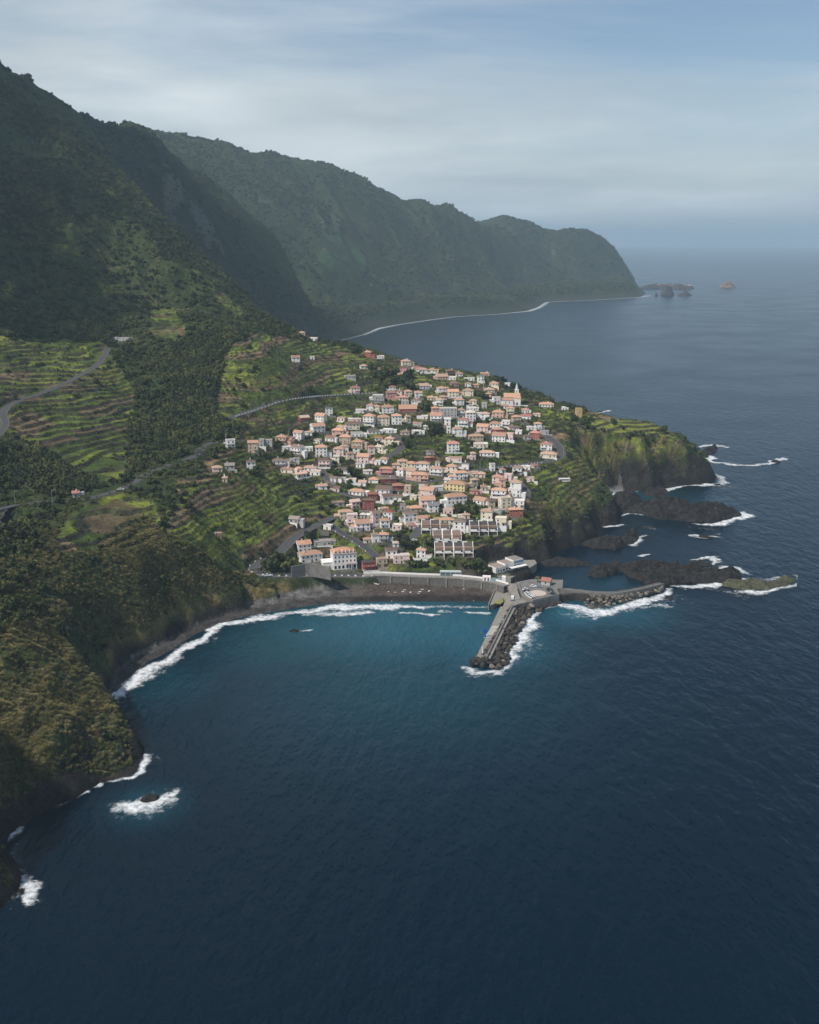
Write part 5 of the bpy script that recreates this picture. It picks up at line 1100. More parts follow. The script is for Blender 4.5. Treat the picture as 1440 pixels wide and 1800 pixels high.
    for st_ in strokes:
        for a, b in zip(st_[:-1], st_[1:]):
            rr = max(a[2], b[2]) * 1.9 + 9
            sl = window(min(a[0], b[0]) - rr, max(a[0], b[0]) + rr, min(a[1], b[1]) - rr, max(a[1], b[1]) + rr)
            dx_, dy_ = b[0] - a[0], b[1] - a[1]; L = dx_ ** 2 + dy_ ** 2 + 1e-9
            k_ = min(1.0, a[2] / 5) * (a[1] < 1700); xq = XX[sl] + wx[sl] * k_; yq = YY[sl] + wy[sl] * k_
            t = np.clip(((xq - a[0]) * dx_ + (yq - a[1]) * dy_) / L, 0, 1)
            d = np.hypot(xq - a[0] - t * dx_, yq - a[1] - t * dy_); r = a[2] + t * (b[2] - a[2]); q = a[3] + t * (b[3] - a[3])
            out[sl] = np.maximum(out[sl], q * (1 - sstep(.15, 1.5, d / r)))
    lace = sstep(9, 0, -sd) * (sd < 3) * .38 * (YY < 1500) * (W < 3)
    out = np.maximum(out, lace * sstep(-.2, .5, fbm(XX, YY, 35, 3, 77)))
    zf = .10 + .35 * out * (fbm(XX, YY, 5, 3, 88) + .6)
    k = np.maximum(np.maximum(out[:-1, :-1], out[1:, 1:]), np.maximum(out[1:, :-1], out[:-1, 1:])) > .03
    me = grid_mesh('surf_foam', np.stack([XX, YY, zf], -1), k & (zc4 < 3), None, {'foam': out})
    m, nt, b = mat_new('foam'); n = nt.nodes; l = nt.links
    at = N(n, 'ShaderNodeAttribute', attribute_name='foam'); geo = N(n, 'ShaderNodeNewGeometry')
    mp_ = N(n, 'ShaderNodeMapping'); l.new(geo.outputs['Position'], mp_.inputs[0]); mp_.inputs['Scale'].default_value = (1, 1, .2)
    t = N(n, 'ShaderNodeTexNoise'); t.inputs['Scale'].default_value = .32; t.inputs['Detail'].default_value = 8; t.inputs['Roughness'].default_value = .72; t.inputs['Distortion'].default_value = .6; l.new(mp_.outputs[0], t.inputs['Vector'])
    nm_ = N(n, 'ShaderNodeMath', operation='MULTIPLY'); l.new(t.outputs['Fac'], nm_.inputs[0]); nm_.inputs[1].default_value = 1.5
    ad = N(n, 'ShaderNodeMath', operation='MULTIPLY_ADD'); l.new(at.outputs['Fac'], ad.inputs[0]); ad.inputs[1].default_value = .72; l.new(nm_.outputs[0], ad.inputs[2])
    mr = N(n, 'ShaderNodeMapRange', interpolation_type='SMOOTHSTEP'); l.new(ad.outputs[0], mr.inputs[0]); mr.inputs[1].default_value = .98; mr.inputs[2].default_value = 1.68
    vo = N(n, 'ShaderNodeTexVoronoi', feature='DISTANCE_TO_EDGE'); vo.inputs['Scale'].default_value = .30; ds = N(n, 'ShaderNodeVectorMath', operation='ADD'); sc_ = N(n, 'ShaderNodeVectorMath', operation='SCALE'); l.new(t.outputs['Color'], sc_.inputs[0]); sc_.inputs['Scale'].default_value = 5.0; l.new(mp_.outputs[0], ds.inputs[0]); l.new(sc_.outputs[0], ds.inputs[1]); l.new(ds.outputs[0], vo.inputs['Vector'])
    lc = N(n, 'ShaderNodeMapRange'); l.new(vo.outputs['Distance'], lc.inputs[0]); lc.inputs[1].default_value = .02; lc.inputs[2].default_value = .30; lc.inputs[3].default_value = 1.25; lc.inputs[4].default_value = .35
    fl = N(n, 'ShaderNodeMix'); l.new(at.outputs['Fac'], fl.inputs[0]); l.new(lc.outputs[0], fl.inputs[2]); fl.inputs[3].default_value = 1.0
    al = N(n, 'ShaderNodeMath', operation='MULTIPLY', use_clamp=True); l.new(mr.outputs[0], al.inputs[0]); l.new(fl.outputs[0], al.inputs[1])
    l.new(al.outputs[0], b.inputs['Alpha']); b.inputs['Base Color'].default_value = (.78, .82, .84, 1); b.inputs['Roughness'].default_value = .9
    bp_ = N(n, 'ShaderNodeBump'); bp_.inputs['Distance'].default_value = .8; l.new(t.outputs['Fac'], bp_.inputs['Height']); l.new(bp_.outputs[0], b.inputs['Normal'])
    o = new_obj('surf_foam', me, m); tag(o, 'white surf along rocks, cliffs and beach', kind='stuff')
foam_object()
# ------------------------------------------------------------------ foliage
def leaf_material(name, c1, c2, c3, scale=.02, tr=.0):
    m, nt, b = mat_new(name); n = nt.nodes; l = nt.links
    geo = N(n, 'ShaderNodeNewGeometry'); oi = N(n, 'ShaderNodeObjectInfo')
    t = N(n, 'ShaderNodeTexNoise'); t.inputs['Scale'].default_value = scale; t.inputs['Detail'].default_value = 5; t.inputs['Roughness'].default_value = .7; l.new(geo.outputs['Position'], t.inputs['Vector'])
    a = N(n, 'ShaderNodeMath', operation='MULTIPLY_ADD'); l.new(oi.outputs['Random'], a.inputs[0]); a.inputs[1].default_value = .55; 
    s = N(n, 'ShaderNodeMath', operation='MULTIPLY_ADD'); l.new(t.outputs['Fac'], s.inputs[0]); s.inputs[1].default_value = 1.3; s.inputs[2].default_value = -.42; l.new(s.outputs[0], a.inputs[2])
    r = N(n, 'ShaderNodeValToRGB'); l.new(a.outputs[0], r.inputs[0]); e = r.color_ramp.elements; e[0].position = .1; e[0].color = (*c1, 1); e[1].position = .95; e[1].color = (*c3, 1); q = e.new(.5); q.color = (*c2, 1)
    l.new(r.outputs[0], b.inputs['Base Color']); b.inputs['Roughness'].default_value = .75; b.inputs['Specular IOR Level'].default_value = .2
    return m
M_LEAF = leaf_material('tree_leaves', (.014, .022, .009), (.036, .050, .016), (.11, .115, .035))
M_SHRUB = leaf_material('shrub_leaves', (.028, .044, .014), (.060, .080, .022), (.12, .13, .036), .04)
M_REED = leaf_material('dry_reeds', (.05, .062, .020), (.14, .128, .046), (.30, .25, .115), .05)
M_BARK = noisy('bark', (.07, .055, .042), .3, 2, .95)
def crown_mesh(seed, nl, lumps, mat, leaf=.34, flat=.85):
    R = np.random.default_rng(seed); V = []; F = []
    cen = R.normal(0, .36, (lumps, 3)); cen[:, 2] = np.abs(cen[:, 2]) * .8 + .35; rad = R.uniform(.38, .62, lumps)
    for k in range(nl):
        i = k % lumps; d = R.normal(0, 1, 3); d /= np.linalg.norm(d); d[2] = d[2] * .9 + .1
        p = cen[i] + d * rad[i] * R.uniform(.75, 1.05); p[2] *= flat
        nn = d + R.normal(0, .55, 3); nn /= np.linalg.norm(nn); u = np.cross(nn, R.normal(0, 1, 3)); u /= np.linalg.norm(u) + 1e-9; w = np.cross(nn, u)
        s = leaf * R.uniform(.6, 1.2); a = len(V)
        V += [tuple(p - u * s * .5 - w * s * .3), tuple(p + u * s * .5 - w * s * .35), tuple(p + u * s * .3 + w * s * .5), tuple(p - u * s * .4 + w * s * .4)]; F.append((a, a + 1, a + 2, a + 3))
    for i in range(lumps):                       # dense twigs inside each clump
        bm = bmesh.new(); bmesh.ops.create_icosphere(bm, subdivisions=1, radius=rad[i] * .78); a = len(V)
        V += [(v.co.x + cen[i][0], v.co.y + cen[i][1], (v.co.z + cen[i][2]) * flat) for v in bm.verts]; F += [tuple(a + v.index for v in f.verts) for f in bm.faces]; bm.free()
    me = bpy.data.meshes.new('crown'); me.from_pydata(V, [], F); me.materials.append(mat); return me
def tuft_mesh(seed, nb, mat):
    R = np.random.default_rng(seed); V = []; F = []
    for k in range(nb):
        a0 = R.uniform(0, 6.28); r0 = R.uniform(0, .55); x, y = r0 * math.cos(a0), r0 * math.sin(a0); a = a0 + R.normal(0, .6); h = R.uniform(.6, 1.15); ln = R.uniform(.15, .75); w = R.uniform(.03, .065)
        dx_, dy_ = math.cos(a), math.sin(a); px_, py_ = -dy_ * w, dx_ * w; i = len(V)
        V += [(x - px_, y - py_, -.2), (x + px_, y + py_, -.2), (x + dx_ * ln * .4 + px_, y + dy_ * ln * .4 + py_, h * .75), (x + dx_ * ln * .4 - px_, y + dy_ * ln * .4 - py_, h * .75), (x + dx_ * ln, y + dy_ * ln, h * .85)]
        F += [(i, i + 1, i + 2, i + 3), (i + 3, i + 2, i + 4)]
    me = bpy.data.meshes.new('tuft'); me.from_pydata(V, [], F); me.materials.append(mat); return me
CROWNS = [crown_mesh(500 + s, 150, 5 + s % 3, M_LEAF, .36) for s in range(4)]
SHRUBS = [crown_mesh(520 + s, 70, 4, M_SHRUB, .42, .7) for s in range(3)]
TUFTS = [tuft_mesh(540 + s, 46, M_REED) for s in range(3)]
_m = MB(); _m.tube([(0, 0, -1.0), (.03, 0, .2), (-.02, .03, .5)], [.09, .07, .05], 6); _m.tube([(0, 0, .3), (.2, .1, .62)], [.045, .025], 5); _m.tube([(0, 0, .32), (-.18, -.1, .66)], [.045, .025], 5); ME_TRUNK = _m.mesh('trunk', [M_BARK])
def tree(x, y, r, label, group, name='tree', meshes=CROWNS, z=None):
    zz = ground(x, y) if z is None else z
    o = empty(name, (x, y, zz - .1), random.uniform(0, 6.28)); tag(o, label, 'tree', group)
    c = put('crown', random.choice(meshes), o, (0, 0, r * .35), 0, (r, r * random.uniform(.85, 1.1), r * random.uniform(.9, 1.25))); put('trunk', ME_TRUNK, o, (0, 0, 0), 0, (r, r, r))
    return o
NAMED = [(750,722,6.5,'large round dark tree left of the long grey block'),(766,764,6,'broad dark tree in the terraced park'),(757,757,5,'dark tree at the top of the terraced park'),(716,788,4.5,'dark tree on the inside of the village bend'),(712,780,4,'dark tree just above the village bend'),
 (716,966,6,'dark tree on the street left of the apartment rows'),(751,962,5,'dark tree beside the lamp post left of the apartments'),(756,976,3.5,'rounded shrub-like tree at the lowest apartments'),(906,684,5,'lone dark tree behind the church'),(881,670,3.5,'cliff-edge tree above the church'),
 (626,626,6,'tall dark tree left of the orange ridge house'),(661,630,4.5,'dark tree right of the orange ridge house'),(846,700,4,'dark tree below the tall mast'),(853,702,3.5,'second dark tree below the tall mast'),(447,836,4.5,'dark tree below the brown-roofed white house'),
 (510,806,3.5,'dark tree beside the blue-grey shed'),(579,832,3.2,'round dark tree at the bend of the village lane'),(592,840,4.5,'dark tree beside the small slate-roofed cottage'),(620,838,5,'dark tree below the long slate-roofed house'),(1026,745,4,'dark tree right of the yellow tower'),
 (1010,742,3.5,'dark tree under the yellow tower'),(1166,760,4.5,'dark tree at the headland tip'),(540,950,3.5,'tree beside the grey concrete roof'),(838,1000,4,'tree at the beach club cliff foot')]
for (px, py, r, lab) in NAMED:
    p = hit(px, py); tree(p[0], p[1] + 1, r, lab, 'single dark trees')
def order_labels(made, label):
    if len(made) <= 30:
        for k, (px, py, o) in enumerate(sorted(made, key=lambda q: q[0])): o['label'] = f'{label}, {nth_word(k)} from left'
        return
    by = {}
    for px, py, o in made:
        L = min(LANDM, key=lambda q: math.hypot(q[0][0] - px, q[0][1] - py)); by.setdefault(rel(px, py, L[0]) + ' ' + L[1], []).append((px, o))
    for key, v in by.items():
        v.sort(key=lambda q: q[0])
        for k, (px, o) in enumerate(v): o['label'] = 'small green garden tree, ' + (ORD[k] + ' ' if len(v) > 1 else '') + key
def many(poly, n, rlo, rhi, label, group, seed, avoid=True):
    R = random.Random(seed); xs = [q[0] for q in poly]; ys = [q[1] for q in poly]; k = t = 0; made = []
    while k < n and t < n * 50:
        t += 1; px, py = R.uniform(min(xs), max(xs)), R.uniform(min(ys), max(ys))
        if not in_poly(np.array([px]), np.array([py]), poly)[0]: continue
        p = hit(px, py); r = R.uniform(rlo, rhi)
        if p[2] < 2: continue
        i = int(np.interp(p[1], rows, np.arange(NR))); j = int(tindex(p[0] / p[1]))
        if avoid and (ROADM[i, j] > .2 or PADM[i, j] > .35): continue
        made.append((px, py, tree(p[0], p[1], r, label, group))); k += 1
    order_labels(made, label)
many([(640,640),(665,655),(720,662),(738,685),(700,690),(665,675)], 26, 4, 6.5, 'dense dark tree in the belt across the village ridge', 'ridge tree belt', 1)
many([(466,992),(480,982),(500,985),(508,1000),(490,1008),(470,1005)], 9, 3.5, 5, 'dark tree on the islet inside the hairpin bend', 'hairpin trees', 2)
many([(785,882),(830,882),(835,905),(790,908)], 8, 3, 4.8, 'dark tree in the grove below the white orange-roofed hall', 'grove trees', 3)
many([(1005,735),(1070,742),(1140,762),(1120,775),(1050,765)], 14, 2.2, 4, 'small dark tree on the headland slope', 'headland trees', 4)
many([(420,770),(640,720),(900,700),(990,780),(930,900),(840,960),(600,960),(520,860)], 110, 1.2, 2.8, 'small green garden tree between the village houses', 'garden trees', 5)
many([(690,988),(845,986),(848,996),(700,998)], 14, 2.2, 3.6, 'bushy tree on the bank behind the beach promenade', 'bank trees', 6)
many([(0,610),(180,620),(230,700),(220,830),(30,770)], 14, 1.4, 2.6, 'dark tree scattered over the left hillside terraces', 'left terrace trees', 7)
many([(380,610),(560,610),(620,680),(400,720)], 18, 1.8, 3.4, 'dark tree scattered over the upper centre terraces', 'upper terrace trees', 8)
many([(310,860),(480,800),(600,900),(450,990),(330,950)], 16, 1.8, 3.2, 'small tree among the lower terraced plots', 'lower terrace trees', 9)

# ------------------------------------------------------------------ uncountable cover: instances on scattered points
def scatter(name, weight, n, slo, shi, protos, label, seed, sink=.0, zs=(.9, 1.3)):
    R = np.random.default_rng(seed)
    area = (DT * YY) * np.gradient(rows)[:, None]; w = (weight * area).ravel(); w = np.where(Z.ravel() > .6, w, 0); w = w / w.sum()
    idx = R.choice(len(w), n, p=w); i, j = np.unravel_index(idx, Z.shape)
    y = rows[i] + R.uniform(-.5, .5, n) * np.gradient(rows)[i]; x = (tcol[j] + R.uniform(-.5, .5, n) * DT) * y; z = Z[i, j]
    s = R.uniform(slo, shi, n) * (1 if np.isscalar(slo) else 1)
    s = np.where(y > 1750, s * 1.9, s)
    me = bpy.data.meshes.new(name); me.vertices.add(n); me.vertices.foreach_set('co', np.stack([x, y, z - sink * s], 1).astype(np.float32).ravel())
    for k, v in (('size', s), ('turn', R.uniform(0, 6.28, n)), ('tall', s * R.uniform(zs[0], zs[1], n))):
        a = me.attributes.new(k, 'FLOAT', 'POINT'); a.data.foreach_set('value', v.astype(np.float32))
    a = me.attributes.new('pick', 'INT', 'POINT'); a.data.foreach_set('value', R.integers(0, len(protos), n).astype(np.int32))
    o = new_obj(name, me); tag(o, label, kind='stuff')
    ng = bpy.data.node_groups.new(name, 'GeometryNodeTree'); ng.interface.new_socket('Geometry', in_out='INPUT', socket_type='NodeSocketGeometry'); ng.interface.new_socket('Geometry', in_out='OUTPUT', socket_type='NodeSocketGeometry')
    gn = ng.nodes; gl = ng.links; gi = gn.new('NodeGroupInput'); go = gn.new('NodeGroupOutput'); ip = gn.new('GeometryNodeInstanceOnPoints'); jn = gn.new('GeometryNodeJoinGeometry')
    for p in protos[::-1]:
        f = gn.new('GeometryNodeObjectInfo'); f.inputs['Object'].default_value = p; f.inputs['As Instance'].default_value = True; f.transform_space = 'ORIGINAL'; gl.new(f.outputs['Geometry'], jn.inputs[0])
    def attr(nm, typ='FLOAT'):
        q = gn.new('GeometryNodeInputNamedAttribute'); q.data_type = typ; q.inputs[0].default_value = nm; return q.outputs[0]
    cx = gn.new('ShaderNodeCombineXYZ'); gl.new(attr('size'), cx.inputs[0]); gl.new(attr('size'), cx.inputs[1]); gl.new(attr('tall'), cx.inputs[2])
    rx = gn.new('ShaderNodeCombineXYZ'); gl.new(attr('turn'), rx.inputs[2])
    gl.new(gi.outputs[0], ip.inputs['Points']); gl.new(jn.outputs[0], ip.inputs['Instance']); ip.inputs['Pick Instance'].default_value = True
    gl.new(attr('pick', 'INT'), ip.inputs['Instance Index']); gl.new(rx.outputs[0], ip.inputs['Rotation']); gl.new(cx.outputs[0], ip.inputs['Scale']); gl.new(ip.outputs[0], go.inputs[0])
    md = o.modifiers.new('scatter', 'NODES'); md.node_group = ng
    return o
# the patterns are real plants standing in the scene
def specimen(mesh, px, py, r, name, part, label, cat):
    p = hit(px, py); o = empty(name, (p[0], p[1], p[2]), 0); tag(o, label, cat)
    return put(part, mesh, o, (0, 0, 0), 0, (r, r, r))
PT = [specimen(CROWNS[k], *q, 'tree', 'crown', lab, 'tree') for k, (q, lab) in enumerate([((40, 560, 4.5), 'leafy tree in the wood above the left terraces'), ((300, 640, 5), 'leafy tree in the ravine wood'), ((350, 560, 5), 'leafy tree on the wooded spur above the village'), ((60, 960, 4), 'leafy tree on the slope below the viaduct')])]
PS = [specimen(SHRUBS[k], *q, 'shrub', 'foliage', lab, 'shrub') for k, (q, lab) in enumerate([((980, 850, 1.6), 'low shrub on the plots by the white bus'), ((1100, 800, 1.8), 'low shrub on the headland cliff'), ((470, 870, 1.4), 'low shrub in the plots below the village')])]
PG = [specimen(TUFTS[k], *q, 'reed_tuft', 'blades', lab, 'reeds') for k, (q, lab) in enumerate([((90, 1210, 3), 'tall dry reed tuft on the near headland'), ((190, 1250, 3), 'dry reed tuft at the near cliff edge'), ((330, 1060, 2.5), 'dry reed tuft above the cobble beach'),])]
open_ground = (1 - np.clip(ROADM * 3, 0, 1)) * (1 - np.clip(PADM * 1.6, 0, 1))
onland = (sdw > 5) & (TT > -.6)
clear = sstep(-.1, .4, fbm(XX, YY, 90, 3, 301))
steepsea = nearsea * sstep(1.0, 1.5, slope) * (Z < 14)
roadclear = sstep(5, 13, ROADD)
onland = onland & ~((W > 3) & (dpos < W + 7) & (YY < 900)) & ~((PXZ > 560) & (PXZ < 900) & (PYZ > 1008))
wood = (~tz) & onland & ~z_dry & (YY < 1750) & (W * 0 + dpos > 14)
scatter('forest', wood * open_ground * roadclear * (1 - .9 * steepsea) * (.12 + .88 * clear) * (1 - .8 * lowscrub) * np.where(YY > 1100, .75, 1), 42000, 1.2, 3.9, PT, 'dense dark laurel wood on the near mountain slopes', 61, .15)
# woods invading the terraces, and the ravine
scatter('far_forest', onland * (YY >= 1750) * (YY < 5800) * (sdw > 25) * (Z > 25) * sstep(-.5, .2, fbm(XX, YY, 200, 3, 311)) * ~cl, 34000, 1.9, 3.3, PT, 'hazy wood on the far ridges', 62, .3)
scatter('scrub', ((z_head * .42 + z_town * .6 + z_terr * (.05 + .5 * riser)) * onland * open_ground * (1 - .93 * yel) + (~tz) * onland * (YY < 1500) * (.55 + .6 * lowscrub) * (1 - steepsea) * (1 - .7 * z_dry)) * sstep(-.5, .4, n2), 46000, .5, 1.5, PS, 'low green scrub and garden bushes over plots and banks', 63, .1)
scatter('reeds', (z_dry * sstep(-.15, .35, n2 + .6 * n1 + .3 * fbm(XX, YY, 30, 2, 401)) + (~tz) * onland * (PXZ < 450) * (PYZ > 930) * .25) * onland * (YY < 900), 20000, .5, 1.7, PG, 'dry yellow reeds over the near headland and lower slope', 64, .0)
# ------------------------------------------------------------------ yellow tower, bus, mast, crane, palm, cars, beach
tp = hit(1017, 733); t = empty('watch_tower', tp, .1); tag(t, 'square yellow-ochre stone tower on the headland edge', 'tower')
m = MB(); m.box(-3, 3, -2.5, 2.5, -3, 8.5, 0); m.build('wall', [noisy('ochre_stone', (.50, .36, .16), .25, .6, .95, .1)], t)
m = MB()
for a in ((-3.1, 3.1, -2.6, -2.3), (-3.1, 3.1, 2.3, 2.6)): m.box(*a, 8.502, 9.2, 0)
m.box(-3.1, -2.8, -2.3, 2.3, 8.502, 9.2, 0); m.build('broken_parapet', [noisy('ochre_top', (.46, .34, .16), .25, .6, .95, .1)], t)
put('window', ME_WIN, t, (.5, -2.53, 5)); put('door', ME_DOOR, t, (-1, -2.53, .02))
bpz = hit(992, 847); bus = empty('bus', bpz, .05); tag(bus, 'white bus parked on the green plots below the headland road', 'bus')
m = MB(); m.box(-4.6, 4.6, -1.25, 1.25, .5, 3.1, 0); m.box(-4.4, 4.4, -1.15, 1.15, 3.1, 3.25, 0); m.build('body', [M_CARS['white']], bus)
m = MB(); m.box(-4.3, 4.3, -1.28, 1.28, 1.5, 2.5, 0); m.build('window_band', [M_GLASS], bus)
wm_ = MB(); wm_.tube([(0, -.15, 0), (0, .15, 0)], .5, 12); ME_WHEEL = wm_.mesh('wheel', [M_TYRE])
for x in (-3, 3):
    for y in (-1.15, 1.15): put('wheel', ME_WHEEL, bus, (x, y, .5))
def mast(px, py, h, label, arm=True, r=.16):
    p = hit(px, py); o = empty('lamp_post' if arm else 'mast', p); tag(o, label, 'lamp post' if arm else 'mast')
    m = MB(); m.cyl(0, 0, -1, h, r, r * .5, 8); m.build('pole', [M_METAL], o)
    m = MB()
    if arm: m.tube([(0, 0, h - .1), (.8, -.3, h + .25), (1.6, -.6, h + .3)], .07, 5); m.box(1.3, 2.0, -.75, -.45, h + .2, h + .36, 0); m.build('lamp_head', [M_METAL], o)
    else: m.box(-.9, .9, -.08, .08, h - 1.2, h - 1.0, 0); m.box(-.5, .5, -.4, .4, h - 3, h - 1.6, 0); m.build('antenna', [M_METAL], o)
mast(850, 695, 20, 'tall pale mast rising among the houses left of the church', False, .45)
for px, py, h, lab in [(397,776,9,'thin lamp post beside the white house on the coast road'),(508,770,8,'lamp post behind the white house left of the red barn'),(415,772,6,'short lamp post on the coast road by the white house'),(844,824,8,'lamp post on the street below the walled field'),(972,812,8,'lamp post on the headland road bend'),(745,968,8,'white lamp post left of the apartment rows'),(27,884,8,'lamp post on the viaduct'),(92,880,7,'lamp post on the coast road beyond the viaduct'),(991,800,8,'lamp post outside the headland road bend')]: mast(px, py, h, lab)
cp0 = at_z(852.5, 1120, 3.3); cr_ = empty('harbour_crane', cp0, .3); tag(cr_, 'small bright blue harbour crane on the pier edge', 'crane')
m = MB(); m.cyl(0, 0, 0, 1.0, .75, .6, 10); m.build('base', [M_BLUE], cr_)
m = MB(); m.cyl(0, 0, 1.0, 4.2, .42, .36, 8); m.build('column', [M_BLUE], cr_)
m = MB(); m.tube([(.9, 0, 4.0), (0, 0, 4.9), (-1.3, .1, 5.1), (-2.4, .2, 4.5)], [.35, .42, .36, .22], 6); m.build('jib', [M_BLUE], cr_)
m = MB(); m.box(-.6, .9, -.6, .6, 3.3, 4.5, 0); m.build('cab', [M_BLUE], cr_)
m = MB(); m.tube([(-2.35, .2, 4.4), (-2.35, .2, 2.4)], .05, 4); m.build('hook_cable', [M_METAL], cr_)
# white ladder posts at the pier head
for k in range(6):
    p = at_z(848, 1150 - k * 2.2, 3.32); m = MB(); m.cyl(0, 0, 0, .75, .22, .18, 8); m.cyl(0, 0, .75, .9, .28, .12, 8); o = m.build('bollard', [M_TRIM], None, loc=tuple(p)); tag(o, f'white mooring bollard, {["nearest", "second", "third", "fourth", "fifth", "farthest"][k]} in the row near the pier head', 'bollard', 'pier bollards')
# palm beside the hut
pl = at_z(945, 1024, DZ); pm = empty('palm_tree', pl); tag(pm, 'golden-green palm beside the harbour hut', 'palm')
m = MB(); m.tube([(0, 0, -.2), (.1, 0, 1.6), (.05, .1, 3.2)], [.4, .3, .32], 7); m.build('trunk', [M_BARK], pm)
M_PALM = leaf_material('palm_leaves', (.06, .06, .02), (.14, .11, .035), (.22, .15, .05))
fm = MB()
for q in range(7):
    a = q / 7; x = a * 2.5; z = .9 * math.sin(a * 2.6) - a * a * 1.4; w = .32 * math.sin(min(a * 3 + .25, 3.0)); fm.v += [(x, -w, z - .1), (x, 0, z), (x, w, z - .1)]
for q in range(6): i = q * 3; fm.f += [(i, i + 3, i + 4, i + 1), (i + 1, i + 4, i + 5, i + 2)]; fm.m += [0, 0]
MEF = fm.mesh('frond', [M_PALM])
for k in range(16): o = put('frond', MEF, pm, (.05, .1, 3.1), k * .393 * 1.0 + .1 * (k % 2)); o.rotation_euler = (0, -.35 * (k % 3) + .2, k * .78)
# cars
def car_parts(colour):
    m = MB(); pts = [(-2.05, .35), (2.05, .35), (2.1, .75), (1.2, .95), (.55, 1.0), (-1.7, 1.02), (-2.1, .9)]
    i = len(m.v); m.v += [(x, -.85, z) for x, z in pts] + [(x, .85, z) for x, z in pts]; n = len(pts)
    m.f += [tuple(range(n)), tuple(range(2 * n - 1, n - 1, -1))] + [(k, n + k, n + (k + 1) % n, (k + 1) % n) for k in range(n)]; m.m += [0] * (n + 2)
    rf = [(-1.3, 1.45), (.1, 1.45)]; m.box(-1.25, .15, -.66, .66, 1.42, 1.5, 0)
    body = m.mesh('body', [M_CARS[colour]])
    g = MB(); i = 0; g.v += [(-1.8, -.78, .98), (.85, -.78, .98), (.15, -.66, 1.43), (-1.3, -.66, 1.43), (-1.8, .78, .98), (.85, .78, .98), (.15, .66, 1.43), (-1.3, .66, 1.43)]
    g.f += [(0, 1, 2, 3), (5, 4, 7, 6), (1, 5, 6, 2), (4, 0, 3, 7), (3, 2, 6, 7)]; g.m += [0] * 5
    return body, g.mesh('window_glass', [M_GLASS])
CARM = {k: car_parts(k) for k in M_CARS}
_w = MB(); _w.tube([(0, -.1, 0), (0, .1, 0)], .32, 10); ME_CW = _w.mesh('wheel', [M_TYRE])
def car(p, rz, colour, label, group):
    o = empty('car', p, rz); tag(o, label, 'car', group); b, g = CARM[colour]; put('body', b, o, (0, 0, 0)); put('window_glass', g, o, (0, 0, .004))
    for x in (-1.3, 1.3):
        for y in (-.8, .8): put('wheel', ME_CW, o, (x, y, .32))
lot = [(924,1037),(925.2,1040),(927,1043),(929,1045.5),(931.5,1048),(934.5,1050),(937.5,1051.5)]
nth = ['farthest', 'second', 'third', 'fourth', 'fifth', 'sixth', 'nearest']
for k, q in enumerate(lot): car(at_z(*q, DZ + .02), .55, 'white' if k != 1 else 'dark', f'{"white" if k != 1 else "dark"} car, {nth[k]} in the line left of the round court', 'cars beside the round court')
car(at_z(937.5, 1031.5, DZ + .02), -.15, 'white', 'white car at the back of the harbour parking, left one', 'harbour cars'); car(at_z(949, 1032.5, DZ + .02), -.1, 'grey', 'grey car at the back of the harbour parking, right one', 'harbour cars')
for k, q in enumerate([(966,1037),(968,1040),(970,1043),(973,1045)]): car(at_z(*q, DZ + .02), -.5, 'dark' if k != 2 else 'grey', f'{["dark", "dark", "grey", "dark"][k]} car, {nth[k] if k < 3 else "nearest"} in the row right of the round court', 'cars right of the court')
car(at_z(878, 1035, QZ + .02), .1, 'white', 'white car under the promenade ramp', 'harbour cars'); car(at_z(886, 1034, QZ + .02), .1, 'dark', 'dark car under the promenade ramp', 'harbour cars')
vn = at_z(901, 1054, QZ + .02); v = empty('van', vn, 1.45); tag(v, 'white van with grey flatbed on the quay', 'van'); m = MB(); m.box(.3, 2.4, -.95, .95, .4, 2.1, 0); m.build('cab', [M_CARS['white']], v); m = MB(); m.box(-2.6, .28, -.95, .95, .6, 1.1, 0); m.build('flatbed', [M_METAL], v); m = MB(); m.box(2.41, 2.45, -.8, .8, 1.2, 1.9, 0); m.build('windscreen', [M_GLASS], v)
for x in (-1.7, 1.5):
    for y in (-.85, .85): put('wheel', ME_CW, v, (x, y, .36))
def road_car(px, py, rz, colour, label): 
    p = hit(px, py); car((p[0], p[1], p[2] + .16), rz, colour, label, 'cars on the roads')
road_car(571, 1009.5, 0, 'red', 'red car on the lower road by the hotel'); road_car(471, 1013, .3, 'white', 'white car at the hairpin outer kerb'); road_car(486, 979, .7, 'grey', 'grey car parked on the hairpin, upper'); road_car(477, 986, .7, 'dark', 'dark car parked on the hairpin, lower'); road_car(213, 862, .5, 'white', 'white car on the coast road at left'); road_car(605, 739, .2, 'white', 'white car parked in the field below the walled road'); road_car(728, 951, .2, 'white', 'white car on the street left of the apartments'); road_car(790, 836, .2, 'white', 'white car below the cream villa'); road_car(755, 846, -.2, 'white', 'white car outside the big salmon house')
